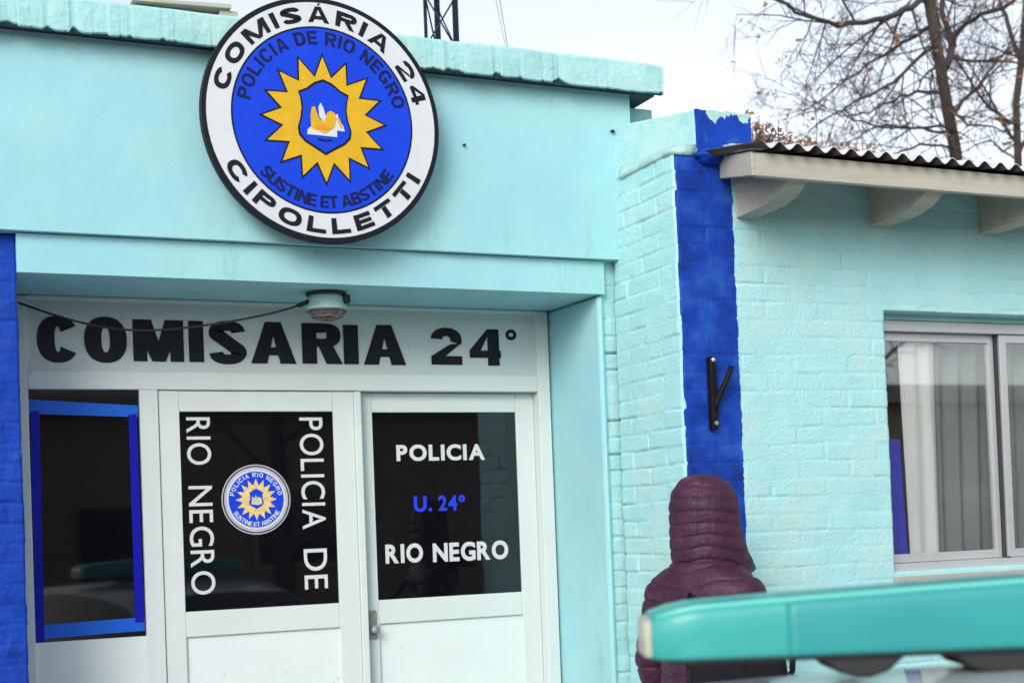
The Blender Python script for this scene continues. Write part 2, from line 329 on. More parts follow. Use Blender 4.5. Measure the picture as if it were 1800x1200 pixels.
def heavy(ch, w=1.0, t=.30, h=.22):
    """bold grotesque capital drawn as closed strips; cap height 1, width w, stem t, bar h -> list of polygon strips"""
    def sup(a, rx, rz, n=2.5):
        c_, s_ = math.cos(a), math.sin(a); return (math.copysign(abs(c_)**(2/n), c_)*rx, math.copysign(abs(s_)**(2/n), s_)*rz)
    def band(cx, cz, rx, rz, a0, a1, t_, h_, k=28, n=2.5):
        o, i = [], []
        for q in range(k+1):
            a = R(a0+(a1-a0)*q/k); x, z = sup(a, rx, rz, n); o.append((cx+x, cz+z)); x, z = sup(a, rx-t_, rz-h_, n); i.append((cx+x, cz+z))
        return (o, i)
    rect = lambda x0, x1, z0, z1: ([(x0,z0),(x0,z1)], [(x1,z0),(x1,z1)])
    quad = lambda a, b, c, d: ([a, b], [d, c])
    P = []
    if ch == 'I': P = [rect(0, w, 0, 1)]
    elif ch == 'O': P = [band(w/2, .5, w/2, .515, 0, 360, t, h, 48, 2.3)]
    elif ch == 'C': P = [band(w/2, .5, w/2, .515, 32, 328, t, h, 44, 2.3)]
    elif ch == 'G': P = [band(w/2, .5, w/2, .515, 35, 352, t, h, 44, 2.3), rect(w*.52, w-t*.9, .36, .36+h*.8), rect(w-t*.9, w, .06, .36+h*.8)]
    elif ch == 'L': P = [rect(0, t, 0, 1), rect(t, w, 0, h)]
    elif ch == 'T': P = [rect(w/2-t/2, w/2+t/2, 0, 1-h), rect(0, w, 1-h, 1)]
    elif ch == 'E': P = [rect(0, t, 0, 1), rect(t, w, 0, h), rect(t, w*.94, .5-h*.45, .5+h*.45), rect(t, w*.98, 1-h, 1)]
    elif ch == 'P': P = [rect(0, t, 0, 1), rect(t, w*.58, 1-h, 1), rect(t, w*.58, .40, .40+h*.9), band(w*.58, .70, w*.42, .30, -90, 90, t*.95, h*.9, 20)]
    elif ch == 'R': P = [rect(0, t, 0, 1), rect(t, w*.58, 1-h, 1), rect(t, w*.58, .42, .42+h*.85), band(w*.58, .71, w*.40, .29, -90, 90, t*.95, h*.88, 20), quad((w*.42,.43),(w*.42+t*.95,.47),(w*1.02,0),(w*1.02-t*1.12,0))]
    elif ch == 'D': P = [rect(0, t, 0, 1), rect(t, w*.45, 1-h, 1), rect(t, w*.45, 0, h), band(w*.45, .5, w*.55, .5, -90, 90, t, h, 24, 2.2)]
    elif ch == 'B': P = [rect(0, t, 0, 1), rect(t, w*.58, 1-h, 1), rect(t, w*.58, 0, h), rect(t, w*.58, .5-h*.42, .5+h*.42), band(w*.58, .735, w*.38, .265, -90, 90, t*.9, h*.85, 18), band(w*.58, .275, w*.42, .275, -90, 90, t*.95, h*.85, 18)]
    elif ch == 'U': P = [rect(0, t, .38, 1), rect(w-t, w, .38, 1), band(w/2, .38, w/2, .40, 180, 360, t, h, 26)]
    elif ch == 'N': P = [rect(0, t*.92, 0, 1), rect(w-t*.92, w, 0, 1), quad((0,1),(t*1.05,1),(w,0),(w-t*1.05,0))]
    elif ch == 'M': P = [rect(0, t*.88, 0, 1), rect(w-t*.88, w, 0, 1), quad((0,1),(t*1.18,1),(w/2+t*.42,0),(w/2-t*.42,0)), quad((w,1),(w-t*1.18,1),(w/2-t*.42,0),(w/2+t*.42,0))]
    elif ch in 'AÁ':
        P = [quad((0,0),(t*1.05,0),(w/2+t*.22,1),(w/2-t*.52,1)), quad((w,0),(w-t*1.05,0),(w/2-t*.22,1),(w/2+t*.52,1)), rect(w*.25, w*.75, .20, .20+h*.82)]
        if ch == 'Á': P.append(quad((w/2-t*.10,1.07),(w/2+t*.05,1.22),(w/2+t*.42,1.22),(w/2+t*.14,1.07)))
    elif ch == 'S':
        zu, zl, ru, rl = .745, .265, .255-h/2, .265-h/2; ax = .5*w-t/2
        cl_ = [(w/2+math.copysign(abs(math.cos(a))**.85, math.cos(a))*ax*.97, zu+math.sin(a)*ru) for a in [R(8+q*(232-8)/16) for q in range(17)]]
        lo_ = [(w/2+math.copysign(abs(math.cos(a))**.85, math.cos(a))*ax, zl+math.sin(a)*rl) for a in [R(52-q*(52+172)/16) for q in range(17)]]
        pts = cl_+lo_; lo, li = [], []
        for i, p in enumerate(pts):
            a, b_ = pts[max(i-1,0)], pts[min(i+1,len(pts)-1)]; tx, tz = b_[0]-a[0], b_[1]-a[1]; m_ = math.hypot(tx, tz) or 1
            nx, nz = -tz/m_, tx/m_
            if i == 0 or i == len(pts)-1: nx, nz = math.copysign(1, nx), 0.
            wd_ = .5*math.hypot(t*nx, h*nz)*(1.12 if 12 < i < 22 else 1.0)
            lo.append((p[0]+nx*wd_, p[1]+nz*wd_)); li.append((p[0]-nx*wd_, p[1]-nz*wd_))
        P = [(lo, li)]
    elif ch == '2': P = [rect(0, w, 0, h), band(w*.5, .68, w*.5, .335, -18, 175, t, h*.95, 26, 2.2), quad((0,h*.98),(t*1.25,h*.98),(w*.985,.60),(w*.985-t*1.02,.56))]
    elif ch == '4': P = [rect(w*.58, w*.58+t, 0, 1), rect(0, w*.58, .21, .21+h*.9), rect(w*.58+t, w, .21, .21+h*.9), quad((0,.21+h*.9),(t*.95,.21+h*.9),(w*.58,.80),(w*.58,1))]
    elif ch == 'o': P = [band(w/2, .5, w/2, .5, 0, 360, t, h, 30, 2)]
    elif ch == '.': P = [rect(0, w, 0, h)]
    return P
def add_heavy(mb, ch, w_, t, h, T, depth, mi=0):
    for i, (o, q) in enumerate(heavy(ch, w_, t, h)):
        n = len(o); d = depth+i*.00025
        fr_ = [T(x, z, d) for x, z in o]+[T(x, z, d) for x, z in q]; bk = [T(x, z, 0) for x, z in o]+[T(x, z, 0) for x, z in q]
        fs = [[k, k+1, n+k+1, n+k] for k in range(n-1)]
        fs += [[k, 2*n+k, 2*n+k+1, k+1] for k in range(n-1)]+[[n+k, n+k+1, 3*n+k+1, 3*n+k] for k in range(n-1)]
        fs += [[0, n, 3*n, 2*n], [n-1, 3*n-1, 4*n-1, 2*n-1]]
        mb.add(fr_+bk, fs, mi)
HW = dict(I=.36, M=1.28, A=1.10, C=1.02, O=1.06, S=.96, R=1.0, P=.92, L=.84, E=.86, T=.96, N=1.0, G=1.04, D=1.0, B=.98, U=.98)
HW['Á'] = 1.10; HW['2'] = .90; HW['4'] = .94
def arc_heavy(txt, c, y, r0, cap, a0, a1, t=.26, h=.2, outward=True, gap=.2, space=.6, ws=1.0, depth=.0012):
    pos = []; p = 0; words = [MB()]
    for ch in txt:
        if ch == ' ': pos.append(None); p += space; continue
        w_ = (HW[ch]*ws if ch != 'I' else t); pos.append((p+w_/2, w_)); p += w_+gap
    real = [q[0] for q in pos if q]
    for ch, q in zip(txt, pos):
        if not q: words.append(MB()); continue
        a = R(a0+(a1-a0)*(q[0]-real[0])/(real[-1]-real[0])); w_ = q[1]
        def T(x, z, o, a=a, w_=w_):
            lx, lz = (x-w_/2)*cap, z*cap
            if outward: rr = r0+lz; th = a-lx/(r0+cap*.5)
            else: rr = r0+cap-lz; th = a+lx/(r0+cap*.5)
            return (c[0]+rr*math.cos(th), y-o, c[1]+rr*math.sin(th))
        add_heavy(words[-1], ch, w_, t, h, T, depth)
    return words
def line_text(mb, txt, x0, x1, z0, z1, y, depth=.002, bold=0., gap=.10, space=.38, mi=0, vertical=False, ws=None):
    """text filling x0..x1 (baseline z0, cap top z1) on the plane y; vertical: rotated a quarter turn clockwise, x0..x1 is the cap range, z0 (top) to z1 (bottom) the run"""
    G = glyphs(txt, bold)
    L = sum((g[3] if g[0] else space)+gap for g in G)-gap
    if vertical:
        cap = x1-x0; k = (z0-z1)/L
    else:
        cap = z1-z0; k = (x1-x0)/L
    p = 0
    for g in G:
        if g[0]:
            if vertical: add_glyph(mb, g, (lambda x, z, o, p=p: (x0+z*cap, y-o, z0-(p+x)*k)), depth, mi)
            else: add_glyph(mb, g, (lambda x, z, o, p=p: (x0+(p+x)*k, y-o, z0+z*cap)), depth, mi)
            p += g[3]+gap
        else: p += space+gap
def arc_text(mb, txt, c, y, r0, cap, a0, a1, depth=.002, bold=0., outward=True, gap=.16, space=.5, wscale=1.0, mi=0):
    """text along an arc from angle a0 to a1 (degrees, centre of first and last letters); outward: tops point away from the centre"""
    G = glyphs(txt, bold, wscale=wscale); pos = []; p = 0
    for g in G:
        if g[0]: pos.append(p+g[3]/2); p += g[3]+gap
        else: pos.append(None); p += space+gap
    real = [q for q in pos if q is not None]
    for g, q in zip(G, pos):
        if q is None: continue
        t = (q-real[0])/(real[-1]-real[0]); a = R(a0+(a1-a0)*t)
        w_ = g[3]
        def T(x, z, o, a=a, w_=w_):
            lx, lz = (x-w_/2)*cap, (z)*cap
            if outward: rr = r0+lz; th = a-lx/(r0+cap*.5)
            else: rr = r0+cap-lz; th = a+lx/(r0+cap*.5)
            return (c[0]+rr*math.cos(th), y-o, c[1]+rr*math.sin(th))
        add_glyph(mb, g, T, depth, mi)

# ------------------------------------------------------------------ ground
def sheet(name, x0, x1, y0, y1, z, m, label, cat, th=.02):
    o = MB().box(x0, x1, y0, y1, z-th, z).build(name, m); return tag(o, label, cat, kind='structure')
sheet('ground', -300, 300, -300, 300, -.16, M_EARTH, 'bare earth ground reaching to the horizon', 'ground')
sheet('road', -60, 60, -9.2, -1.72, -.12, M_ASPH, 'pale worn concrete road in front of the police station', 'road', .036)
sheet('pavement', -60, 60, -1.56, .45, 0, M_PAVE, 'grey concrete pavement along the station front', 'pavement', .15)
sheet('kerb', -60, 60, -1.72, -1.56, .006, M_KERB, 'grey concrete kerb between road and pavement', 'kerb', .16)
sheet('far_pavement', -60, 60, -11, -9.2, 0, M_PAVE, 'grey concrete pavement across the street', 'pavement', .15)

# ------------------------------------------------------------------ police station
ST = empty('police_station', (0, .5, 0), 'turquoise plastered police station with white double doors in a recess and a COMISARIA 24 panel', 'building')
YD = .4696
# upper wall: slightly uneven plaster, as a fine grid with a soft relief
def plaster(name, x0, x1, z0, z1, y, th, m, seed, amp=.003):
    nx, nz = max(2,int((x1-x0)/.04)), max(2,int((z1-z0)/.04))
    g = np.meshgrid(np.linspace(x0,x1,nx+1), np.linspace(z0,z1,nz+1))
    d = amp*fnoise(g[0]*1.7+seed, g[1]*1.7, seed)
    d[0,:] *= .3; d[-1,:] *= .3
    mb = MB(); vs = [(a,y+b,c) for a,b,c in zip(g[0].ravel(), d.ravel(), g[1].ravel())]
    W = nx+1
    mb.add(vs, [[j*W+i, j*W+i+1, (j+1)*W+i+1, (j+1)*W+i] for j in range(nz) for i in range(nx)], 0, True)
    k = len(vs)
    ring = [i for i in range(W)] + [j*W+nx for j in range(1,nz+1)] + [nz*W+i for i in range(nx-1,-1,-1)] + [j*W for j in range(nz-1,0,-1)]
    n = len(ring)
    mb.add([(vs[i][0], y+th, vs[i][2]) for i in ring]+[vs[i] for i in ring], [], 0)
    for i in range(n): mb.f.append([k+n+i, k+i, k+(i+1)%n, k+n+(i+1)%n]); mb.mi.append(0); mb.sm.append(False)
    mb.f.append([k+i for i in range(n)]); mb.mi.append(0); mb.sm.append(False)
    return mb.build(name, m, ST)
plaster('front_wall', -3.2, 1.262, 2.6373, 3.30, 0, .26, M_TQ, 1.3)
# cornice with a chipped lower edge
def cornice():
    mb = MB(); xs = np.arange(-3.2, 1.3771, .006); xs[-1] = 1.377
    prof_n = len(xs)
    chip = np.clip(fnoise(xs*24, 5.5)-.22, 0, 1)*.020 + np.clip(fnoise(xs*60, 2.5)-.25, 0, 1)*.008
    low = 3.2875 + .0035*fnoise(xs*9, 1.1) + chip
    yj = -.08 + .003*fnoise(xs*7, 8.8) + chip*.25
    topz = 3.4045 + .004*fnoise(xs*5, 3.3)
    rows = []
    for x, l, y, t in zip(xs, low, yj, topz):
        rows.append([(x, .26, t+.008), (x, y+.014, t+.004), (x, y, t-.010), (x, y-.002, (l+t)/2), (x, y, l+.004), (x, y+.006, l), (x, -.052, 3.290), (x, -.040, 3.318), (x, -.004, 3.318), (x, .0, 3.302), (x, .26, 3.302)])
    vs = [p for r_ in rows for p in r_]; K = 11
    fs, mi = [], []
    for i in range(prof_n-1):
        for k in range(K): fs.append([i*K+k, (i+1)*K+k, (i+1)*K+(k+1)%K, i*K+(k+1)%K]); mi.append(1 if 4 < k < 10 else 0)  # underside faces get the painted shade
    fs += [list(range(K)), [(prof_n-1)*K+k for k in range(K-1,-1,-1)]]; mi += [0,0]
    mb.add(vs, fs); mb.mi = mi; return mb.build('cornice', [M_TQC, M_SHADE], ST)
cornice()
(plaster('lintel', -1.065, 1.1335, 2.5035, 2.634, .03, .47, M_TQ, 4.2, .0015))
MB().tube([(.54,.004,3.042),(.54,-.014,3.040)], .0045, 8).build('nail', M_STEEL, ST)
MB().tube([(1.176,.004,3.146),(1.176,-.016,3.143)], .006, 8).build('nail', M_STEEL, ST)
# recess side wall, slightly splayed, with a rough brick arris beside it
MB().hexa([(1.1095,.045,0),(1.135,.045,0),(1.18,.75,0),(1.0887,.75,0),(1.1095,.045,2.5),(1.135,.045,2.5),(1.18,.75,2.5),(1.0887,.75,2.5)]).build('recess_wall', M_TQ, ST, bev=.012)
brick_face('arris_brickwork', (1.128,.062,0), (1,0,0), (0,0,1), (0,-1,0), .075, 2.64, 21, M_TQB, ST, du=.006, dv=.005, joint=.010, rough=1.3)
brick_face('blue_brick_wall', (-3.2,.055,0), (1,0,0), (0,0,1), (0,-1,0), 2.136, 2.632, 13, M_BLUE, ST, joint=.006, rough=1.6, du=.01, skirt=.9)
MB().box(-3.2, 1.262, .27, 6.5, 3.15, 3.275).build('flat_roof', M_TQC, ST)
MB().box(-3.15, -3.0, .3, 6.4, 0, 3.14).box(1.0, 1.17, .76, 6.4, 0, 3.14).box(-2.99, .99, 6.3, 6.4, 0, 3.14).build('rear_walls', M_TQ, ST)
MB().box(1.30, 1.425, .10, .55, 3.0, 3.2825).build('chimney_stub', M_TQC, ST, bev=.006)

# ---- door assembly
DF = .012
fr = MB()
XL, XR = -1.035, 1.087
fr.box(XL, -1.0, YD-.01, YD+.07, 0, 2.5)                                      # left jamb
fr.box(1.031, XR, YD-.012, YD+.07, 0, 2.5)                                    # right jamb
fr.box(-1.0, 1.031, YD-.010, YD+.07, 2.1617, 2.2287)                          # transom rail
fr.box(-.6078, -.540, YD-.008, YD+.07, 0, 2.1617)                             # mullion
fr.box(-1.0, 1.031, YD-.010, YD+.07, 2.488, 2.502)
fr.build('door_frame', M_WHITE, ST, bev=.0035)
tp = MB().box(-1.0, 1.031, YD, YD+.03, 2.2287, 2.488).build('transom_panel', M_TRANS, ST)
lt = MB()
TRANSOM = [('C',-0.964,-0.819,2.261,2.427), ('O',-0.799,-0.646,2.263,2.428), ('M',-0.624,-0.437,2.268,2.424), ('I',-0.418,-0.362,2.268,2.424), ('S',-0.342,-0.200,2.261,2.427), ('A',-0.181,-0.003,2.266,2.427), ('R',0.022,0.182,2.268,2.427), ('I',0.191,0.252,2.268,2.424), ('A',0.273,0.451,2.267,2.427), ('2',0.561,0.696,2.271,2.420), ('4',0.731,0.870,2.270,2.421), ('o',0.895,0.944,2.377,2.422)]
lt2 = MB()
for k_, (ch, xa, xb, za, zb) in enumerate(TRANSOM):
    cp = zb-za; tt, hh = {'2': (.33,.24), '4': (.34,.225), 'o': (.30,.30), 'S': (.335,.225)}.get(ch, (.37,.235))
    add_heavy(lt if k_ < 9 else lt2, ch, (xb-xa)/cp, tt, hh, lambda x, z, o, xa=xa, za=za, cp=cp: (xa+x*cp, YD-o, za+z*cp), .003)
lt.build('lettering', M_BLACK, tp); lt2.build('lettering', M_BLACK, tp)
# sidelight
sg = MB().box(-1.0, -.6078, YD+.012, YD+.02, 1.2487, 2.1617).build('side_window', M_GLASS, ST)
MB().box(-1.0, -.6078, YD+.004, YD+.05, 0, 1.2487).build('side_panel', M_PANEL, ST)
def strip(mb, a, b, c, d, y, t=.0012, mi=0):
    p = [a,b,c,d]; mb.add([(q[0],y,q[1]) for q in p]+[(q[0],y-t,q[1]) for q in p], [(0,1,2,3),(7,6,5,4),(0,4,5,1),(1,5,6,2),(2,6,7,3),(3,7,4,0)], mi)
for q in (((-.9995,2.074),(-.612,2.061),(-.612,2.104),(-.9995,2.126)), ((-.975,1.262),(-.612,1.268),(-.612,1.319),(-.975,1.311))):
    tm = MB(); strip(tm, *q, YD+.0115); tm.build('masking_tape', M_TAPEL, sg)
for q in (((-.9995,1.2495),(-.9675,1.2495),(-.962,2.085),(-.993,2.085)), ((-.646,1.300),(-.613,1.300),(-.617,2.074),(-.647,2.070))):
    tm = MB(); strip(tm, *q, YD+.0100); tm.build('masking_tape', M_TAPED, sg)
def leaf(y, x0, x1, gx0, gx1, seed, stile_out):
    """one door leaf: enamelled frame with a glazed upper panel and a sunk lower panel"""
    z1 = 2.1595
    d = MB()
    d.box(x0, gx0, y, y+.04, .02, z1); d.box(gx1, x1, y, y+.04, .02, z1)
    d.box(gx0, gx1, y+.0006, y+.04, 2.0806, z1-.0006); d.box(gx0, gx1, y+.0006, y+.04, 1.2335, 1.3285); d.box(gx0, gx1, y+.0006, y+.04, .0206, .20)
    o = d.build('door', M_WHITE, ST, bev=.003)
    g = MB().box(gx0, gx1, y+.010, y+.018, 1.3285, 2.0806).build('glass', M_GLASS, o)
    nx = 14; nz = 22
    mb = MB(); vs = []
    for j in range(nz+1):
        for i in range(nx+1):
            a, b = i/nx, j/nz
            vs.append((gx0+(gx1-gx0)*a, y+.013-.006*math.sin(math.pi*a)*math.sin(math.pi*b)*(.6+.5*float(fnoise(a*2+seed,b*2))), .20+(1.2335-.20)*b))
    mb.add(vs, [[j*(nx+1)+i, j*(nx+1)+i+1, (j+1)*(nx+1)+i+1, (j+1)*(nx+1)+i] for j in range(nz) for i in range(nx)], 0, True)
    mb.build('panel', M_PANEL, o)
    return o, g
dl, gl = leaf(YD, -.537, .224, -.4612, .139, 2.0, True)
MB().box(.2245, .252, YD-.012, YD+.03, .02, 2.1590).build('meeting_stile', M_WHITE, dl, bev=.003)
dr, gr = leaf(YD+.0398, .2535, 1.0300, .3134, .947, 5.0, False)
YG = YD+.010
def words(mat_, par, name, *args, **kw):
    t = MB(); line_text(t, *args, **kw); t.build(name, mat_, par)
words(M_WLET, dl, 'lettering', 'RIO', -.434, -.346, 2.060, 1.880, YG, .0012, bold=.006, gap=.18, vertical=True)
words(M_WLET, dl, 'lettering', 'NEGRO', -.434, -.346, 1.800, 1.390, YG, .0012, bold=.006, gap=.18, vertical=True)
words(M_WLET, dl, 'lettering', 'POLICIA', .004, .096, 2.058, 1.622, YG, .0012, bold=.006, gap=.18, vertical=True)
words(M_WLET, dl, 'lettering', 'DE', .004, .096, 1.545, 1.388, YG, .0012, bold=.006, gap=.18, vertical=True)
YG2 = YD+.0498
words(M_WLET, dr, 'lettering', 'POLICIA', .414, .803, 1.887, 1.946, YG2, .0012, bold=.055, gap=.14)
words(M_WLET, dr, 'lettering', 'RIO', .352, .513, 1.476, 1.545, YG2, .0012, bold=.055, gap=.14)
words(M_WLET, dr, 'lettering', 'NEGRO', .556, .893, 1.473, 1.542, YG2, .0012, bold=.055, gap=.12)
words(M_BLET, dr, 'unit_number', 'U.', .481, .560, 1.680, 1.737, YG2, .0012, bold=.05, gap=.12)
words(M_BLET, dr, 'unit_number', '24º', .588, .706, 1.680, 1.737, YG2, .0012, bold=.045, gap=.12)
# lock plate with a broken, taped handle
hb = MB().box(.2585, .300, YD+.031, YD+.0398, 1.175, 1.290).build('lock_plate', M_GRIME, dr, bev=.003)
MB().box(.2570, .2610, YD+.022, YD+.0312, 1.225, 1.292).build('latch_slot', M_RUSTK, dr)
MB().lathe([(.012,0),(.013,.015),(.017,.024),(.016,.036),(.009,.040)], (.284,YD+.035,1.215), 'y', 16).build('door_knob', M_GRIME, dr)

# ------------------------------------------------------------------ emblem artwork shared by the round sign and the door sticker
def sun_poly(c, ro, ri, n=16, rot=90, jit=0):
    p = []
    for k in range(2*n):
        a = R(rot+180*k/n); r_ = ro if k % 2 == 0 else ri
        if jit: r_ *= 1+jit*(_lat[k%64,3,3]-.5); 
        p.append((c[0]+r_*math.cos(a), c[1]+r_*math.sin(a)))
    return p
def shield_poly(c, s):
    half = [(0,.312),(.07,.285),(.135,.235),(.20,.205),(.185,.15),(.178,.08),(.19,.0),(.212,-.07),(.205,-.13),(.16,-.18),(.08,-.225),(0,-.272)]
    p = half + [(-x,z) for x,z in half[-2:0:-1]]
    return [(c[0]+x*s, c[1]+z*s) for x,z in p]
def plate(mb, poly, y0, y1, mi=0):      # y1 < y0 : towards the street
    mb.prism(poly, 'y', y1, y0, mi)
def disc(mb, c, r_, y0, y1, n=72, mi=0, smooth=True):
    mb.prism([(c[0]+r_*math.cos(2*math.pi*k/n), c[1]+r_*math.sin(2*math.pi*k/n)) for k in range(n)], 'y', y1, y0, mi, smooth)
def ring(mb, c, ra, rb, y0, y1, n=96, mi=0):
    vs = []
    for k in range(n):
        q = 2*math.pi*k/n
        for r_, y in ((ra,y1),(rb,y1),(rb,y0),(ra,y0)): vs.append((c[0]+r_*math.cos(q), y, c[1]+r_*math.sin(q)))
    mb.add(vs, [[k*4+j, ((k+1)%n)*4+j, ((k+1)%n)*4+(j+1)%4, k*4+(j+1)%4] for k in range(n) for j in range(4)], mi, False)
def crest(parent, c, s, y, th):
    """sunburst and shield; s = outer radius of the emblem, y = face of the blue disc"""
    b = MB(); plate(b, sun_poly(c, .545*s, .375*s, jit=.03), y, y-th); sb = b.build('sun_outline', M_SIGNK, parent)
    b = MB(); plate(b, sun_poly(c, .510*s, .352*s, jit=.03), y-th, y-2*th); b.build('sunburst', M_GOLD, parent)
    b = MB(); plate(b, shield_poly(c, s*1.06), y-2*th, y-3*th); b.build('shield_outline', M_SIGNK, parent)
    b = MB(); plate(b, shield_poly(c, s*.985), y-3*th, y-4*th); b.build('shield', M_SIGNB, parent)
    P = lambda pts: [(c[0]+x*s, c[1]+z*s) for x,z in pts]
    b = MB(); plate(b, P([(-.15,-.13),(.10,-.135),(.10,-.08),(.165,-.085),(.155,-.04),(.12,.0),(.11,.055),(.06,.03),(-.08,-.03),(-.145,-.09)]), y-4*th, y-5*th)
    plate(b, P([(-.045,.02),(-.012,-.02),(.012,.02),(-.012,.10),(-.032,.135),(-.05,.10)]), y-5*th, y-6*th+.0002); b.build('shield_white_figure', M_WLET, parent)
    b = MB(); plate(b, P([(.10,.02),(.125,.015),(.15,-.055),(.128,-.06)]), y-5*th, y-6*th+.0004); plate(b, P([(-.115,-.08),(-.118,.03),(-.105,.095),(-.08,.10),(-.065,.05),(-.045,.0),(.0,-.02),(.02,.055),(.05,.075),(.085,.06),(.10,.02),(.085,-.05),(.035,-.09),(0,-.115),(-.06,-.095)]), y-5*th, y-5.6*th); b.build('shield_yellow_figure', M_GOLD, parent)
    b = MB(); plate(b, P([(-.06,-.155),(.0,-.165),(.05,-.155),(.06,-.17),(.0,-.182),(-.065,-.170)]), y-4*th, y-5*th); b.build('shield_scroll', M_NAVY, parent)
    b = MB(); plate(b, P([(-.095,-.06),(-.02,-.04),(.06,-.07),(.02,-.085),(-.05,-.082)]), y-5.6*th, y-6.2*th); b.build('shield_orange_figure', M_ORAN, parent)
# round sign on the upper wall
SC, SR, YS = (-.0375, 3.055), .4346, -.115     # stands clear of the cornice on stand-off bolts
sg_ = empty('round_sign', (SC[0], 0, SC[1]), 'large round police sign, golden sun on blue inside a white lettered ring', 'sign')
b = MB(); disc(b, SC, SR, YS+.030, YS+.0025, 128); b.build('backing_disc', M_SIGNK, sg_, bev=.003)
b = MB(); ring(b, SC, .762*SR, .956*SR, YS+.002, YS); b.build('white_ring', M_SIGNW, sg_)
b = MB(); disc(b, SC, .746*SR, YS+.002, YS, 128, smooth=False); b.build('blue_disc', M_SIGNB, sg_)
for q in (30, 150, 210, 330): MB().lathe([(.012,-.06),(.012,.085)], (SC[0]+.6*SR*math.cos(R(q)), YS+.09, SC[1]+.6*SR*math.sin(R(q))), 'y', 12).build('stand_off_bolt', M_STEEL, sg_)
for wd in arc_heavy('COMISÁRIA 24', SC, YS, .795*SR, .128*SR, 162, 19.2, .34, .26, gap=.20, space=.62, ws=1.36): wd.build('ring_lettering', M_SIGNK, sg_)
for wd in arc_heavy('CIPOLLETTI', SC, YS, .797*SR, .130*SR, -147.4, -29.4, .34, .26, outward=False, gap=.30, ws=1.40): wd.build('ring_lettering', M_SIGNK, sg_)
for wd in arc_heavy('POLICIA DE RIO NEGRO', SC, YS, .615*SR, .108*SR, 165.9, 17.7, .225, .18, gap=.24, space=.5, ws=.86): wd.build('inner_lettering', M_NAVY, sg_)
for wd in arc_heavy('SUSTINE ET ABSTINE', SC, YS, .618*SR, .098*SR, -137.3, -38.5, .225, .18, outward=False, gap=.17, space=.36, ws=.82): wd.build('inner_lettering', M_NAVY, sg_)
crest(sg_, SC, SR, YS, .0014)
# sticker on the left door glass
EC, ER = (-.1765, 1.743), .1345
ek = MB(); ring(ek, EC, .965*ER, ER, YG, YG-.0006); ring(ek, EC, .86*ER, .93*ER, YG, YG-.0006); eo = ek.build('emblem_sticker', M_SILV, dl)
b = MB(); disc(b, EC, .845*ER, YG, YG-.0006, 64, smooth=False); b.build('emblem_blue_disc', M_SIGNB, dl)
b = MB(); ring(b, EC, .80*ER, .86*ER, YG-.0007, YG-.0010); b.build('emblem_white_ring', M_WLET, dl)
for wd in arc_heavy('POLICIA RIO NEGRO', EC, YG-.0006, .645*ER, .125*ER, 166, 14, .22, .18, gap=.25, space=.55, ws=.85, depth=.0004)+arc_heavy('SUSTINE ET ABSTINE', EC, YG-.0006, .645*ER, .12*ER, -148, -32, .22, .18, outward=False, gap=.2, space=.4, ws=.85, depth=.0004): wd.build('emblem_lettering', M_WLET, dl)
b = MB(); plate(b, sun_poly(EC, .60*ER, .40*ER), YG-.0006, YG-.0011); b.build('emblem_sunburst', mat('sticker_pale_gold', (.72,.52,.20), .4, var=.35, scale=40, bump=0), dl)
b = MB(); plate(b, shield_poly(EC, ER*1.0), YG-.0011, YG-.0015); b.build('emblem_shield', M_SIGNB, dl)
b = MB(); plate(b, [(EC[0]+x*ER, EC[1]+z*ER) for x,z in [(-.15,-.13),(.05,-.16),(.17,-.12),(.15,.02),(.07,.08),(.03,.03),(-.02,.14),(-.05,.03),(-.12,.10),(-.14,.0)]], YG-.0015, YG-.0019)
b.build('emblem_shield_figure', mat('sticker_sand', (.60,.55,.30), .4, var=.3, scale=60, bump=0), dl)

# ------------------------------------------------------------------ bulkhead lamp under the soffit and its cable
LX, LY, LZ = .048, .215, 2.5030
lamp = empty('ceiling_lamp', (LX, LY, LZ), 'round metal bulkhead lamp with a wire guard under the entrance soffit', 'lamp')
b = MB(); b.lathe([(.074,0),(.076,-.004),(.076,-.010),(.070,-.014)], (LX,LY,LZ), 'z', 32); b.build('base_plate', M_ALUD, lamp)
b = MB(); b.lathe([(.068,-.012),(.070,-.03),(.074,-.052),(.078,-.058),(.078,-.066),(.070,-.068)], (LX,LY,LZ), 'z', 32); b.build('housing', M_TQC, lamp)
b = MB(); b.lathe([(.068,-.066),(.062,-.078),(.045,-.088),(.02,-.093),(.001,-.094)], (LX,LY,LZ), 'z', 32); b.build('lamp_glass', mat('dusty_lamp_glass', (.16,.15,.13), .2, var=.2, bump=0), lamp)
b = MB()
for rr, hh in ((.075,-.069),(.056,-.092),(.030,-.101)):
    b.tube([(LX+rr*math.cos(a), LY+rr*math.sin(a), LZ+hh) for a in np.linspace(0, 2*math.pi, 25)], .0028, 6)
for a in np.linspace(0, math.pi, 4)[:-1]:
    b.tube([(LX+math.cos(a)*rr, LY+math.sin(a)*rr, LZ+hh) for rr, hh in ((-.077,-.062),(-.062,-.088),(-.03,-.101),(0,-.104),(.03,-.101),(.062,-.088),(.077,-.062))], .0026, 6)
b.build('wire_guard', mat('dull_guard_wire', (.20,.17,.13), .45, metal=.5, var=.2, bump=0), lamp)
b = MB().box(LX+.052, LX+.078, LY-.060, LY-.034, LZ-.046, LZ-.012).build('clamp', M_CABLE, lamp, bev=.006)
c = MB(); n = 26; pts = []
for i in range(n+1):
    s_ = i/n; x = -1.030 + (.972)*s_; y = .40 + (.20-.40)*s_
    z = 2.462 + (2.452-2.462)*s_ - .093*4*s_*(1-s_)*(1 + .12*math.sin(6*s_))
    pts.append((x, y, z))
c.tube(pts, .0042, 7); c.tube([(-.062,.205,2.450),(-.035,.208,2.462),(-.022,.21,2.468)], .0085, 8)
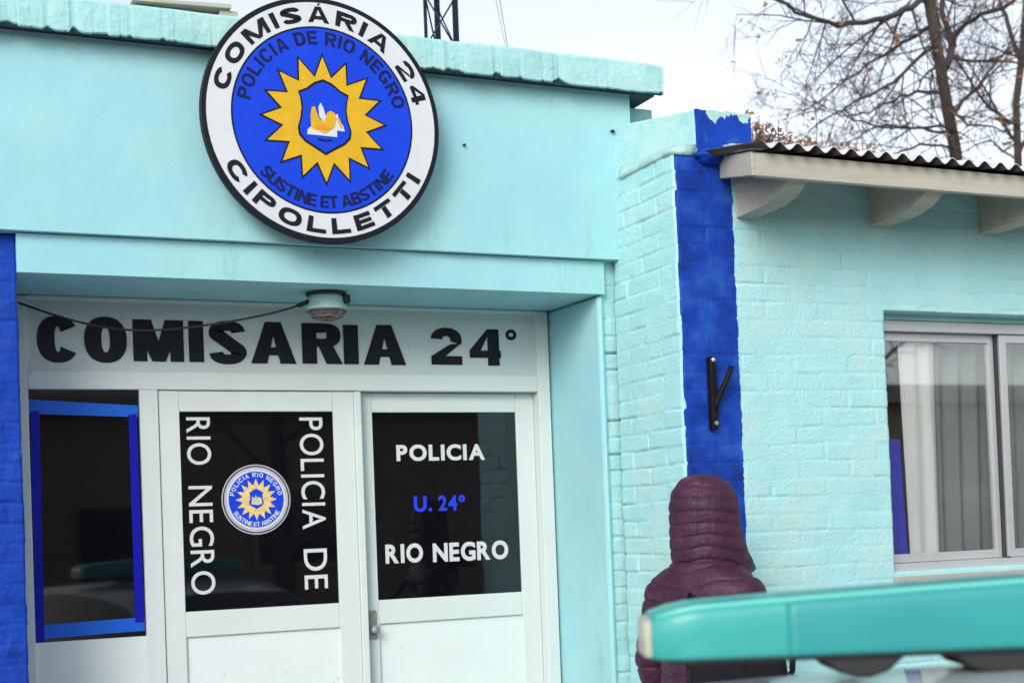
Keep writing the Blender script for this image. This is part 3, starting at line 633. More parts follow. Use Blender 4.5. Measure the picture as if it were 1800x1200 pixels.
tag(c.build('lamp_cable', M_CABLE), 'thin black cable sagging from the left door jamb to the bulkhead lamp', 'cable')

# ------------------------------------------------------------------ brick annex (right) with the blue painted pier
AN = empty('brick_annex', (2.2, -.4, 0), 'turquoise painted brick annex with a blue pier, corrugated iron eave and a curtained window', 'building')
YP = -.4355
# left return face of the pier
brick_face('pier_side', (1.183, YP+.001, 0), (0,1,0), (0,0,1), (-1,0,0), .475, 2.966, 31, M_TQB, AN, joint=.006, rough=1.3, du=.006, dv=.005, skirt=.010, edge=.12)
# front wall; the blue stripe is paint with a ragged edge, part of the same brickwork
WX0, WX1, WZ0, WZ1 = 2.122, 3.40, 1.365, 2.396
M_STRIPE = M_TQB.copy(); M_STRIPE.name = 'brick_paint_turquoise_with_blue_stripe'
_t = M_STRIPE.node_tree; _b = _t.nodes['Principled BSDF']; _src = _b.inputs['Base Color'].links[0].from_socket
def _n(k, **kw):
    n = _t.nodes.new('ShaderNode'+k)
    for a, v in kw.items(): setattr(n, a, v)
    return n
_tc = _n('TexCoord'); _sp = _n('SeparateXYZ'); _t.links.new(_tc.outputs['Object'], _sp.inputs[0])
_na = _n('TexNoise'); _na.inputs['Scale'].default_value = 16; _na.inputs['Detail'].default_value = 6; _na.inputs['Roughness'].default_value = .7; _t.links.new(_tc.outputs['Object'], _na.inputs['Vector'])
_ma = _n('Math', operation='MULTIPLY_ADD'); _ma.inputs[1].default_value = .030; _t.links.new(_na.outputs['Fac'], _ma.inputs[0]); _t.links.new(_sp.outputs['X'], _ma.inputs[2])
_mr = _n('MapRange'); _mr.inputs[1].default_value = 1.4535-2.2-.0010; _mr.inputs[2].default_value = 1.4535-2.2+.0010; _mr.inputs[3].default_value = 1; _mr.inputs[4].default_value = 0; _t.links.new(_ma.outputs[0], _mr.inputs[0])
_nb = _n('TexNoise'); _nb.inputs['Scale'].default_value = 11; _nb.inputs['Detail'].default_value = 8; _t.links.new(_tc.outputs['Object'], _nb.inputs['Vector'])
_cr = _n('ValToRGB'); _cr.color_ramp.elements[0].position = .30; _cr.color_ramp.elements[0].color = (.002,.026,.20,1); _cr.color_ramp.elements[1].position = .70; _cr.color_ramp.elements[1].color = (.016,.088,.42,1)
_e = _cr.color_ramp.elements.new(.5); _e.color = (BLUE[0], BLUE[1], BLUE[2], 1); _t.links.new(_nb.outputs['Fac'], _cr.inputs[0])
_mm = _n('Mix', data_type='RGBA'); _t.links.new(_mr.outputs[0], _mm.inputs[0]); _t.links.new(_src, _mm.inputs[6]); _t.links.new(_cr.outputs[0], _mm.inputs[7]); _t.links.new(_mm.outputs[2], _b.inputs['Base Color'])
brick_face('front_wall', (1.1975, YP, 0), (1,0,0), (0,0,1), (0,-1,0), 4.2, 2.963, 43, M_STRIPE, AN, hole=(WX0-1.1975, WX1-1.1975, WZ0, WZ1), joint=.0032, rough=.85, skirt=.13, du=.007, dv=.0055, edge=.2)
# upper block of the pier: oblique side, blue front with bare mortar drips
b = MB()
b.hexa([(1.287,YP+.002,2.955),(1.532,YP+.002,2.955),(1.532,2.6,2.955),(1.187,.0,2.955),(1.287,YP+.002,3.118),(1.532,YP+.002,3.118),(1.532,2.6,3.60),(1.187,.0,3.166)])
nb = b.build('pier_top', M_TQC, AN, bev=.006)
nu, nv = 60, 40
us = np.linspace(0,1,nu+1); vs_ = np.linspace(0,1,nv+1); mb = MB(); VV = []
for j in range(nv+1):
    for i in range(nu+1):
        x = 1.2865+.2465*us[i]; z = 2.958+(3.119-2.958)*vs_[j]
        if j == nv: z += .004*float(fnoise(x*30,1.0))
        VV.append((x, YP-.003+.0035*float(fnoise(x*14, z*20, 2.0)), z))
fs, mi = [], []
for j in range(nv):
    for i in range(nu):
        x = 1.2865+.2465*(us[i]+us[i+1])/2; z = 2.958+.161*(vs_[j]+vs_[j+1])/2
        drip = 3.119 - (.010 + .030*max(0, float(fnoise(x*22, 6.0)))*(1 if x > 1.335 else .1) + .012*max(0,float(fnoise(x*60,3.0))))
        fs.append([j*(nu+1)+i, j*(nu+1)+i+1, (j+1)*(nu+1)+i+1, (j+1)*(nu+1)+i]); mi.append(1 if z > drip and x > 1.335 else 0)
mb.add(VV, fs, 0, False); mb.mi = mi
mb.build('pier_top_front', [M_BLUE, M_MORT], AN)
# mortar fillet on the ledge and lumps by the eave
def lump(c, r_, seed, amp=.25, n=14):
    mb = MB(); vs = []
    for j in range(n+1):
        th = math.pi*j/n
        for k in range(2*n):
            ph = math.pi*k/n; d = np.array([math.sin(th)*math.cos(ph), math.sin(th)*math.sin(ph), math.cos(th)])
            s_ = 1+amp*float(fnoise(d[0]*2+seed, d[1]*2, d[2]*2+seed))
            vs.append((c[0]+d[0]*r_[0]*s_, c[1]+d[1]*r_[1]*s_, c[2]+d[2]*r_[2]*s_))
    mb.add(vs, [[j*2*n+k, j*2*n+(k+1)%(2*n), (j+1)*2*n+(k+1)%(2*n), (j+1)*2*n+k] for j in range(n) for k in range(2*n)], 0, True); return mb
b = MB(); nn = 26
rows = []
for i in range(nn+1):
    t_ = i/nn; y = YP-.004 + (.40)*t_; xi = 1.287-.10*t_*.92+.006
    h_ = .030+.012*float(fnoise(t_*6, 2.0)) + .014*math.exp(-((t_-.28)/.16)**2)
    rows.append([(1.178+.004*float(fnoise(t_*9,4.0)), y, 2.945), (1.178+.004*float(fnoise(t_*9,1.0)), y, 2.966+.004*float(fnoise(t_*12,7.0))), (1.178*.55+xi*.45, y, 2.972+h_*.55), (xi, y, 2.968+h_), (xi, y, 2.945)])
vs = [p for r_ in rows for p in r_]; K = 5
b.add(vs, [[i*K+k, (i+1)*K+k, (i+1)*K+(k+1)%K, i*K+(k+1)%K] for i in range(nn) for k in range(K)] + [list(range(K)), [nn*K+k for k in range(K-1,-1,-1)]], 0, True)
b.build('mortar_fillet', M_MORT, AN)
b = lump((1.355,YP-.015,2.945), (.075,.045,.030), 3.0); b2 = lump((1.40,YP-.03,2.955), (.06,.05,.026), 5.0)
b.add(b2.v, b2.f, 0, True); b.build('mortar_patch', M_BLUE, AN)
b = lump((1.42,YP-.05,2.962), (.055,.05,.022), 8.0); b.build('mortar_patch', mat('bluish_bare_mortar', (.26,.36,.52), .85, var=.3, scale=16, bump=.6, bscale=50), AN)
# eave
YE = -.80
b = MB().box(1.3005, 5.4, YE, YE+.028, 2.783, 2.866); fb = b.build('fascia_board', M_CREAM, AN, bev=.004)
b = MB().hexa([(1.2798,YE,2.783),(1.300,YE,2.783),(1.404,YP-.004,2.866),(1.384,YP-.004,2.866),(1.2798,YE,2.867),(1.300,YE,2.867),(1.404,YP-.004,2.948),(1.384,YP-.004,2.948)])
b.build('barge_board', M_CREAM, AN, bev=.003)
b = MB().hexa([(1.272,YE-.012,2.868),(1.33,YE-.012,2.872),(1.46,YP+.3,3.03),(1.37,YP-.002,2.951),(1.272,YE-.012,2.874),(1.33,YE-.012,2.880),(1.46,YP+.3,3.036),(1.37,YP-.002,2.957)])
b.build('flashing', M_FLASH, AN)
sl_ = .17
def corrugated(x0, x1, y0, y1, z0, slope, pitch=.0765, amp=.0122, th=.003):
    xs = np.arange(x0, x1, pitch/12); vs = []; n = len(xs); ny = 8
    for s_ in (0, 1):
        for j in range(ny+1):
            y = y0+(y1-y0)*j/ny
            for x in xs: vs.append((x, y, z0+slope*(y-y0)+amp*math.cos(2*math.pi*(x-x0)/pitch+.6)+(th if s_ == 0 else 0)))
    A = (ny+1)*n; fs = []; mi = []
    for j in range(ny):
        for i in range(n-1):
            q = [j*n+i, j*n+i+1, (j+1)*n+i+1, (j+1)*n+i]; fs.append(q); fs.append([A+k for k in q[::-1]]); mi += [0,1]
    for i in range(n-1): fs.append([i, A+i, A+i+1, i+1]); mi.append(0)
    m_ = MB(); m_.add(vs, fs, 0, True); m_.mi = mi; return m_
corrugated(1.300, 5.4, YE-.045, 2.8, 2.8815, sl_).build('corrugated_roof', [M_SHEET, M_UNDER], AN)
b = MB().hexa([(1.45,YE+.03,2.850),(5.3,YE+.03,2.850),(5.3,YP,2.905),(1.45,YP,2.905),(1.45,YE+.03,2.861),(5.3,YE+.03,2.861),(5.3,YP,2.918),(1.45,YP,2.918)])
b.build('eave_boards', M_CREAM, AN)
def corbel(x0, wd=.085):
    z_t, z_b = 2.838, 2.728
    p = [(YP+.01, z_t+.06), (YP+.01, z_b-.006), (-.585, z_b)]
    for k in range(1, 11):
        a = R(9*k); p.append((-.585-.205*math.sin(a), z_b+.108*(1-math.cos(a))))
    p += [(YE+.006, 2.842), (YE+.029, 2.842)]
    return MB().prism(p, 'x', x0, x0+wd, 0).build('corbel', M_CREAM, AN, bev=.003)
for x0 in (1.451, 2.068, 2.627, 3.24): corbel(x0)
MB().hexa([(1.45,YP+.14,2.90),(5.38,YP+.14,2.90),(5.38,YP+.16,2.90),(1.45,YP+.16,2.90),(1.45,YP+.14,2.95),(5.38,YP+.14,2.95),(5.38,YP+.16,2.95),(1.45,YP+.16,2.95)]).build('wall_plate', M_CREAM, AN)
MB().box(5.3, 5.38, YP+.01, 2.7, 0, 2.95).box(1.55, 5.3, 2.6, 2.7, 0, 3.3).build('rear_walls', M_TQB, AN)
# window: aluminium sliding frame set in the opening, with curtains in a dim room
wy = YP+.10
MB().box(WX0+.0, WX1, wy-.03, wy+.10, 2.374, 2.42).build('window_head', M_TQC, AN, bev=.004)
WZ1 = 2.373
wn = MB()
wn.box(WX0-.004, WX1, wy-.012, wy+.06, WZ1-.042, WZ1); wn.box(WX0, WX1, wy-.045, wy+.06, WZ0-.012, WZ0+.030)
wn.box(WX0-.004, WX0+.016, wy-.004, wy+.06, WZ0+.030, WZ1-.042); wn.box(WX1-.03, WX1+.004, wy-.004, wy+.06, WZ0+.030, WZ1-.042)
W = wn.build('window', M_ALU, AN, bev=.002)
def sash(x0, x1, y, stl, str_):
    z0, z1 = WZ0+.032, WZ1-.044
    m_ = MB(); m_.box(x0, x0+stl, y, y+.022, z0, z1); m_.box(x1-str_, x1, y, y+.022, z0, z1)
    m_.box(x0+stl, x1-str_, y+.0006, y+.022, z1-.034, z1); m_.box(x0+stl, x1-str_, y+.0006, y+.022, z0, z0+.034)
    m_.build('sash', M_ALU, W, bev=.002)
    MB().box(x0+stl, x1-str_, y+.010, y+.014, z0+.034, z1-.034).build('pane', M_PANE, W)
sash(WX0+.016, 2.792, wy+.026, .004, .030); sash(2.804, WX1-.03, wy+.001, .036, .03)
MB().box(2.7935, 2.8025, wy+.012, wy+.05, WZ0+.032, WZ1-.044).build('gasket', M_ALUD, W)
MB().box(2.78, 2.80, wy-.016, wy-.004, WZ0+.018, WZ0+.036).build('latch', M_ALUD, W, bev=.002)
MB().hexa([(WX0-.01,YP-.018,WZ0-.045),(WX1+.01,YP-.018,WZ0-.045),(WX1+.01,wy+.0,WZ0-.045),(WX0-.01,wy,WZ0-.045),(WX0-.01,YP-.018,WZ0-.018),(WX1+.01,YP-.018,WZ0-.018),(WX1+.01,wy,WZ0-.0125),(WX0-.01,wy,WZ0-.0125)]).build('sill', M_KERB, W, bev=.004)
def drape(x0, x1, xt0, xt1, z0, z1, y, m_, name, folds=5, amp=.018, seed=0):
    nx, nz = folds*12, 24; vs = []
    for j in range(nz+1):
        t_ = j/nz
        a, b_ = x0+(xt0-x0)*t_, x1+(xt1-x1)*t_
        for i in range(nx+1):
            s_ = i/nx
            vs.append((a+(b_-a)*s_, y+amp*(1-.3*t_)*math.sin(s_*folds*2*math.pi+seed+.6*math.sin(t_*3+s_*5)), z0+(z1-z0)*t_))
    mb = MB(); mb.add(vs, [[j*(nx+1)+i, j*(nx+1)+i+1, (j+1)*(nx+1)+i+1, (j+1)*(nx+1)+i] for j in range(nz) for i in range(nx)], 0, True)
    o = mb.build(name, m_, W); s2 = o.modifiers.new('cloth', 'SOLIDIFY'); s2.thickness = .0015; return o
CY = -.272
drape(2.352, 2.490, 2.322, 2.512, WZ0-.25, WZ1+.04, CY, M_CURT, 'curtain', 2, .008, 1.0)
drape(2.500, 3.38, 2.520, 3.38, WZ0-.25, WZ1+.04, CY+.05, M_SHEER, 'sheer_curtain', 9, .020, 2.0)
drape(2.24, 2.356, 2.24, 2.335, WZ0-.2, WZ0+.535, CY+.022, M_BCLOTH, 'blue_cloth', 2, .007, .3)
MB().box(1.6, 5.2, 1.2, 1.25, .01, 2.9).box(1.6, 5.2, YP+.16, 1.2, -.02, 0).box(1.6, 5.2, YP+.18, 1.2, 2.80, 2.84).box(1.56, 1.6, YP+.16, 1.2, 0, 2.8).build('room', M_INT, AN)

# iron bracket on the blue pier
hk = empty('iron_bracket', (1.305, YP, 1.93), 'dark iron Y shaped bracket screwed to the blue pier', 'bracket')
b = MB(); b.box(1.290, 1.316, YP-.036, YP-.004, 1.93, 2.198); b.build('post', M_RUSTK, hk, bev=.005)
b = MB(); b.tube([(1.307,YP-.022,1.985),(1.312,YP-.03,2.03),(1.345,YP-.045,2.10),(1.365,YP-.052,2.145),(1.368,YP-.053,2.16)], [.0125,.012,.011,.0105,.010], 8); b.build('prong', M_RUSTK, hk)
b = MB(); b.lathe([(.009,0),(.008,.004),(.004,.006)], (1.302,YP-.036,2.185), 'y', 12); b.build('bolt', M_ALU, hk); MB().lathe([(.009,0),(.008,.004),(.004,.006)], (1.305,YP-.036,1.952), 'y', 12).build('bolt', M_GRIME, hk)

# ------------------------------------------------------------------ things on the station roof
mst = empty('radio_mast', (1.08, 1.56, 3.28), 'dark steel lattice radio mast rising behind the station cornice', 'mast')
L3 = [(.996,1.50),(1.155,1.50),(1.115,1.64)]
for k, (x, y) in enumerate(L3):
    MB().tube([(x,y,3.276),(x,y,9.2)], .0085 if k == 0 else .015, 10).build('leg', M_STEEL, mst)
b = MB(); z = 3.45; st = .255
while z < 9.1:
    for i in range(3):
        p, q = L3[i], L3[(i+1)%3]
        if i == 0:
            b.tube([(*p, z), (*q, z+st)], .0042, 6); b.tube([(*q, z), (*p, z+st)], .0042, 6)
        else: b.tube([(*p, z), (*q, z+st)], .0042, 6)
    z += st
b.build('lattice', M_STEEL, mst)
b = MB(); b.tube([(1.06,1.5,6.6),(1.60,1.62,3.27)], .0022, 5); b.tube([(1.06,1.5,5.9),(1.63,1.63,3.27)], .0016, 5); b.tube([(1.1,1.6,6.6),(-2.6,4.0,3.27)], .002, 5)
b.build('guy_wire', mat('galvanised_wire', (.33,.34,.33), .5, metal=.5, var=.1, bump=0), mst)
bx = empty('roof_cover', (-.12, 1.5, 3.28), 'cream sheet metal cover propped open on the station roof behind the cornice', 'roof cover')
b = MB().hexa([(-.42,1.42,3.985),(.02,1.42,4.000),(.02,1.95,4.000),(-.42,1.95,3.985),(-.42,1.42,3.999),(.02,1.42,4.022),(.02,1.95,4.022),(-.42,1.95,3.999)]); b.build('lid', M_CREAM, bx, bev=.003)
b = MB().box(-.03, .055, 1.44, 1.93, 3.275, 3.998).build('support', M_CREAM, bx, bev=.004)
b = MB().hexa([(-.40,1.45,3.275),(-.032,1.45,3.275),(-.032,1.92,3.275),(-.40,1.92,3.275),(-.40,1.45,3.975),(-.032,1.45,3.945),(-.032,1.92,3.945),(-.40,1.92,3.975)]); b.build('tank_body', M_CREAM, bx)

# ------------------------------------------------------------------ trees
def grow_tree(name, base, trunk, limbs, seed, label, group, leaf_n=60, twig_levels=3, low=True):
    rd = random.Random(seed)
    root = empty(name, base, label, 'tree', group=group)
    tb = MB(); bb = MB(); lb = MB()
    tb.tube([Vector(p) for p, r_ in trunk], [r_ for p, r_ in trunk], 10)
    count = [0]
    def twig(p, d, ln, r_, lev, curve):
        if count[0] > 4200: return
        count[0] += 1
        n = 5 if lev > 0 else 4; pts = [p]; rs = [r_]; q = p.copy(); dd = d.normalized()
        for i in range(n):
            dd = (dd + Vector((rd.gauss(0,.10), rd.gauss(0,.10), rd.gauss(0,.09)+curve)) ).normalized()
            q = q+dd*ln/n; pts.append(q.copy()); rs.append(r_*(1-.72*(i+1)/n))
        bb.tube(pts, rs, 5 if r_ > .012 else 4, cap=False)
        if lev <= 0:
            if rd.random() < leaf_n/3000.:
                c_ = pts[rd.randrange(2, len(pts))]
                for _ in range(rd.randint(2, 5)):
                    o = c_+Vector((rd.gauss(0,.03), rd.gauss(0,.03), rd.gauss(0,.03)-.02)); a = Vector((rd.gauss(0,1),rd.gauss(0,1),rd.gauss(0,1))).normalized(); b_ = a.orthogonal().normalized(); s_ = rd.uniform(.035,.075)
                    lb.add([o, o+(a*.5+b_*.35)*s_, o+a*s_*1.2, o+(a*.5-b_*.35)*s_], [(0,1,2,3)])
            return
        k = {4:5, 3:4, 2:5, 1:4}.get(lev, 4)
        for j in range(k):
            f = rd.uniform(.18, 1.0); i = min(int(f*n), n-1); s_ = pts[i].lerp(pts[i+1], f*n-i)
            ax = (pts[i+1]-pts[i]).normalized(); side = ax.orthogonal(); side.rotate(Matrix.Rotation(rd.uniform(0, 2*math.pi), 3, ax))
            nd = ax*rd.uniform(.55,1.0)+side*rd.uniform(.45,.95)+Vector((0,0,.12))
            twig(s_, nd, ln*rd.uniform(.42,.66), max(rs[i]*.52, .0026), lev-1, curve*.5+rd.uniform(-.02,.04))
    for pts, r0, lev in limbs:
        P = [Vector(p) for p in pts]
        # smooth the limb (Catmull-Rom)
        Q = []
        for i in range(len(P)-1):
            a, b_, c_, d_ = P[max(i-1,0)], P[i], P[i+1], P[min(i+2,len(P)-1)]
            for k in range(4):
                t_ = k/4; Q.append(.5*((2*b_)+(c_-a)*t_+(2*a-5*b_+4*c_-d_)*t_*t_+(3*b_-a-3*c_+d_)*t_**3))
        Q.append(P[-1]); m_ = len(Q)
        Q = [q+Vector((rd.gauss(0,.012), rd.gauss(0,.012), rd.gauss(0,.012))) if 0 < i < m_-1 else q for i, q in enumerate(Q)]
        rr = [r0*(1-.75*i/(m_-1)) for i in range(m_)]
        bb.tube(Q, rr, 7, cap=False)
        total = sum((Q[i+1]-Q[i]).length for i in range(m_-1))
        for i in range(1, m_-1):
            for _ in range(2 if lev >= 2 else 1):
                if rd.random() < .46: continue
                ax = (Q[i+1]-Q[i]).normalized(); side = ax.orthogonal(); side.rotate(Matrix.Rotation(rd.uniform(0, 2*math.pi), 3, ax))
                twig(Q[i], ax*rd.uniform(.5,1)+side*rd.uniform(.5,.9), total*rd.uniform(.18,.34), max(rr[i]*.5,.0045), lev-1, rd.uniform(-.03,.05))
    tb.build('trunk', M_BARK, root); bb.build('branches', M_TWIG, root)
    if lb.v: lb.build('leaves', M_LEAF, root)
    return root
def at(px, py, Y, dy=0):     # a point of the photograph placed at its own distance behind the roofs
    dx, dyy = px-900, py-869.62; c_, s_ = math.cos(ROLL), math.sin(ROLL)
    X = (dx*c_-dyy*s_)/2477.27; Z = (dx*s_+dyy*c_)/2477.27
    d = Fw+Rt*X-Up*Z
    return CP+d*((Y-CP.y)/d.y)
YT = 6.0
P = lambda px, py, o=0: tuple(at(px, py, YT+o))
tr0 = [(P(1690,620),.11),(P(1688,420),.076),(P(1680,270),.064),(P(1662,170),.058),(P(1645,70),.055),(P(1628,-40),.066),(P(1612,-200),.055),(P(1600,-420),.04),(P(1595,-640),.02)]
b0 = Vector(P(1695,900)); b0.z = -.16
tr0.insert(0, ((P(1694,780)[0], YT, -.16), .16))
limbs = [
 ([P(1632,-10),P(1590,18,-.3),P(1520,40,-.7),P(1460,42,-1.0),P(1400,20,-1.2),P(1330,-25,-1.4)], .034, 3),
 ([P(1640,40),P(1600,70,.3),P(1540,105,.6),P(1475,150,.9),P(1400,205,1.0)], .022, 3),
 ([P(1650,75),P(1610,110,-.4),P(1560,150,-.8),P(1500,180,-1.0),P(1440,215,-1.2)], .022, 3),
 ([P(1668,165),P(1610,165,.4),P(1560,180,.8),P(1500,205,1.2),P(1430,190,1.5)], .020, 2),
 ([P(1676,228),P(1640,225,-.3),P(1570,225,-.6),P(1500,210,-1.0),P(1420,165,-1.3)], .016, 2),
 ([P(1676,235),P(1600,222,.5),P(1540,225,.9),P(1480,260,1.2),P(1420,280,1.4)], .016, 2),
 ([P(1660,120),P(1672,80,.3),P(1662,40,.5),P(1650,-60,.8),P(1668,-240,1.2),P(1680,-420,1.4)], .045, 3),
 ([P(1666,90,.3),P(1700,40,.0),P(1760,15,-.5),P(1830,-30,-.8),P(1900,-60,-1)], .030, 3),
 ([P(1630,-40),P(1570,-80,-.3),P(1500,-110,-.6),P(1420,-120,-.9)], .030, 3),
 ([P(1620,-120),P(1560,-230,.4),P(1500,-330,.8)], .030, 3),
 ([P(1610,-220),P(1680,-330,-.4),P(1730,-460,-.8)], .028, 3),
 ([P(1680,262),P(1620,255,-.6),P(1540,280,-1.2),P(1450,262,-1.6),P(1395,240,-1.9)], .014, 2),
 ([P(1672,200),P(1720,150,.4),P(1770,90,.7),P(1810,60,1.0)], .024, 3),
 ([P(1670,190),P(1700,215,-.4),P(1745,225,-.8),P(1810,235,-1.0)], .016, 2),
]
grow_tree('bare_tree', (P(1694,780)[0], YT, -.16), tr0, limbs, 11, 'larger bare tree with a leaning dark trunk behind the corrugated roof', 'bare trees behind the annex', 420)
YT = 7.2
tr1 = [((P(1800,780)[0], YT, -.16),.14),(P(1795,420),.062),(P(1790,290),.046),(P(1786,180),.042),(P(1798,90),.042),(P(1806,-20),.038),(P(1815,-220),.038),(P(1820,-400),.02)]
limbs1 = [
 ([P(1788,260),P(1760,210,.3),P(1715,130,.7),P(1680,90,.9)], .024, 3),
 ([P(1790,225),P(1740,190,-.4),P(1690,120,-.8),P(1650,60,-1.0)], .024, 2),
 ([P(1798,110),P(1770,50,.4),P(1750,-30,.7),P(1730,-140,1.0)], .034, 3),
 ([P(1803,40),P(1850,0,-.5),P(1900,-60,-.9)], .034, 3),
 ([P(1788,285),P(1740,250,.5),P(1690,265,.8),P(1630,285,1.1)], .014, 2),
 ([P(1806,-30),P(1770,-110,-.5),P(1745,-220,-.8)], .03, 3),
 ([P(1790,270),P(1830,200,.3),P(1880,150,.6)], .024, 2),
]
grow_tree('bare_tree', (P(1800,780)[0], YT, -.16), tr1, limbs1, 23, 'slimmer grey bare tree at the right edge, beyond the larger leaning one', 'bare trees behind the annex', 150)
# dry creeper along the roof, by the pier
YT = 1.6
cl = MB(); lb = MB(); rd = random.Random(4)
for (px, py, hgt) in ((1328,246,50),(1340,252,50),(1354,256,48),(1372,262,44),(1392,262,42),(1412,268,38),(1440,270,34),(1465,274,28),(1490,276,26),(1512,280,26),(1560,288,18)):
    p = Vector(P(px, py+22, rd.uniform(-.3,.3)))
    for _ in range(7):
        q = p+Vector((rd.gauss(0,.035), rd.gauss(0,.05), hgt*.0042*rd.uniform(.5,1.1))); m_ = p.lerp(q,.5)+Vector((rd.gauss(0,.015),0,rd.gauss(0,.01)))
        cl.tube([p, m_, q], [.0026,.002,.0014], 4, cap=False)
        for _k in range(9):
            o = p.lerp(q, rd.uniform(.3,1.05))+Vector((rd.gauss(0,.016),rd.gauss(0,.02),rd.gauss(0,.014))); a = Vector((rd.gauss(0,1),rd.gauss(0,1),rd.gauss(0,1))).normalized(); b_ = a.orthogonal().normalized(); s_ = rd.uniform(.022,.045)
            lb.add([o, o+(a*.5+b_*.4)*s_, o+a*s_*1.1, o+(a*.5-b_*.4)*s_], [(0,1,2,3)])
zz = min(v[2] for v in cl.v)
cr = empty('dry_creeper', P(1400,300), 'dry brown creeper with dead leaves straggling over the corrugated roof beside the pier', 'plant')
cl.tube([P(1316,276),P(1400,290),P(1490,298),P(1600,312)], .004, 5, cap=False)
cl.build('stems', M_TWIG, cr); lb.build('leaves', M_LEAF, cr)

# ------------------------------------------------------------------ person in a hooded plum jacket
PX, PY = 1.054, -.753
FACE = 1.25                                   # facing: clockwise from +Y
pe = empty('person', (PX, PY, 0), 'person seen from behind in a hooded plum quilted jacket, standing by the blue pier', 'person', rz=-FACE)
def blob_mesh(parts, voxel, smooth=6):
    """parts: list of (p0, r0, p1, r1) with radii as 3-vectors or numbers; hulls merged into one continuous skin"""
    bm = bmesh.new()
    sph = bmesh.new(); bmesh.ops.create_icosphere(sph, subdivisions=3, radius=1); sv = [v.co.copy() for v in sph.verts]; sph.free()
    for p0, r0, p1, r1 in parts:
        vs = []
        for p, r_ in ((p0,r0),(p1,r1)):
            r_ = Vector(r_) if hasattr(r_, '__len__') else Vector((r_,r_,r_))
            vs += [bm.verts.new(Vector(p)+Vector((c_.x*r_.x, c_.y*r_.y, c_.z*r_.z))) for c_ in sv]
        res = bmesh.ops.convex_hull(bm, input=vs)
        bmesh.ops.delete(bm, geom=list({g for g in res['geom_interior']+res['geom_unused'] if isinstance(g, bmesh.types.BMVert)}), context='VERTS')
    me = bpy.data.meshes.new('blob'); bm.to_mesh(me); bm.free()
    o = bpy.data.objects.new('blob', me); COL.objects.link(o)
    m1 = o.modifiers.new('r', 'REMESH'); m1.mode = 'VOXEL'; m1.voxel_size = voxel
    m2 = o.modifiers.new('s', 'SMOOTH'); m2.iterations = smooth; m2.factor = .5
    bpy.context.view_layer.update()
    res = bpy.data.meshes.new_from_object(o.evaluated_get(bpy.context.evaluated_depsgraph_get()))
    bpy.data.objects.remove(o); bpy.data.meshes.remove(me)
    return res
def quilt(me, spacing, amp, wr, seed, zoff=0, sag=.02):
    n = len(me.vertices); co = np.empty(n*3); me.vertices.foreach_get('co', co); co = co.reshape(-1,3)
    nm = np.array([tuple(v.normal) for v in me.vertices])
    x, y, z = co.T
    zz = z + sag*fnoise(x*4+seed, y*4, z*2) + .010*np.sin(x*14+y*9+seed)
    f = np.abs(np.sin(np.pi*(zz+zoff)/spacing))**.38
    puck = fnoise(x*38, y*38, z*60+seed)*(1-f*.55)
    g = np.abs(((zz+zoff)/spacing+.5) % 1-.5)*spacing            # distance to the stitched line
    h = amp*(f-.7) - .0030*np.exp(-(g/.0050)**2) + wr*.45*puck + wr*fnoise(x*13, y*13, z*17+seed)
    co = co+nm*h[:,None]
    me.vertices.foreach_set('co', co.ravel()); me.update()
    me.polygons.foreach_set('use_smooth', [True]*len(me.polygons))
def body_obj(name, me, m_, parent=pe):
    me.name = name; me.polygons.foreach_set('use_smooth', [True]*len(me.polygons)); me.materials.clear()
    o = bpy.data.objects.new(name, me); COL.objects.link(o); me.materials.append(m_); o.parent = parent; return o
V3 = lambda *a: a
# skin: head with face, neck, hands (local axes: x right, y forward, z up)
head = [((0,.0,1.61),(.074,.090,.098),(0,.025,1.545),(.058,.072,.065)), ((0,.0,1.61),(.07,.085,.09),(0,-.005,1.45),(.055,.058,.05)),
        ((0,.095,1.60),.011,(0,.112,1.570),.015), ((-.018,.098,1.530),.011,(.018,.098,1.530),.011), ((-.020,.098,1.520),.009,(.020,.098,1.520),.009),
        ((-.05,.075,1.622),.012,(-.014,.088,1.626),.011), ((.05,.075,1.622),.012,(.014,.088,1.626),.011), ((-.076,-.005,1.60),(.008,.018,.03),(-.078,-.01,1.575),(.007,.012,.02)), ((.076,-.005,1.60),(.008,.018,.03),(.078,-.01,1.575),(.007,.012,.02)), ((0,.07,1.49),.026,(0,.04,1.46),.03)]
def hand(sx):
    w_ = Vector((sx*.265, .085, .865)); pr = []
    pr.append((w_, (.022,.03,.03), w_+Vector((sx*.004,.012,-.075)), (.017,.042,.03)))
    for i, (dy, ln) in enumerate(((.036,.062),(.012,.072),(-.012,.066),(-.034,.05))):
        k = w_+Vector((sx*.004, .012+dy, -.095)); m_ = k+Vector((-sx*.012,.004,-ln*.55)); e = m_+Vector((-sx*.026,.004,-ln*.45))
        pr.append((k,.0095,m_,.0088)); pr.append((m_,.0088,e,.0072))
    th = w_+Vector((-sx*.006,.040,-.03)); t2 = th+Vector((-sx*.012,.024,-.036)); pr += [(th,.0125,t2,.0105),(t2,.0105,t2+Vector((-sx*.008,.008,-.03)),.008)]
    pr.append((w_,(.021,.027,.03),w_+Vector((0,-.02,.10)),(.026,.03,.03)))
    return pr
core = [((0,-.005,1.36),(.06,.06,.05),(0,0,1.15),(.13,.08,.1)), ((0,0,1.15),(.14,.085,.1),(0,0,.95),(.14,.09,.08))]
for sx in (-1,1):
    core += [((sx*.13,-.008,1.325),.048,(sx*.228,-.012,1.12),.036), ((sx*.228,-.012,1.12),.036,(sx*.265,.07,.93),.028)]
    core += [((sx*.08,0,.93),.08,(sx*.095,.01,.50),.055), ((sx*.095,.01,.50),.055,(sx*.10,-.01,.10),.04)]
body_obj('body', blob_mesh(head+core+hand(-1)+hand(1), .0055, 3), M_SKIN)
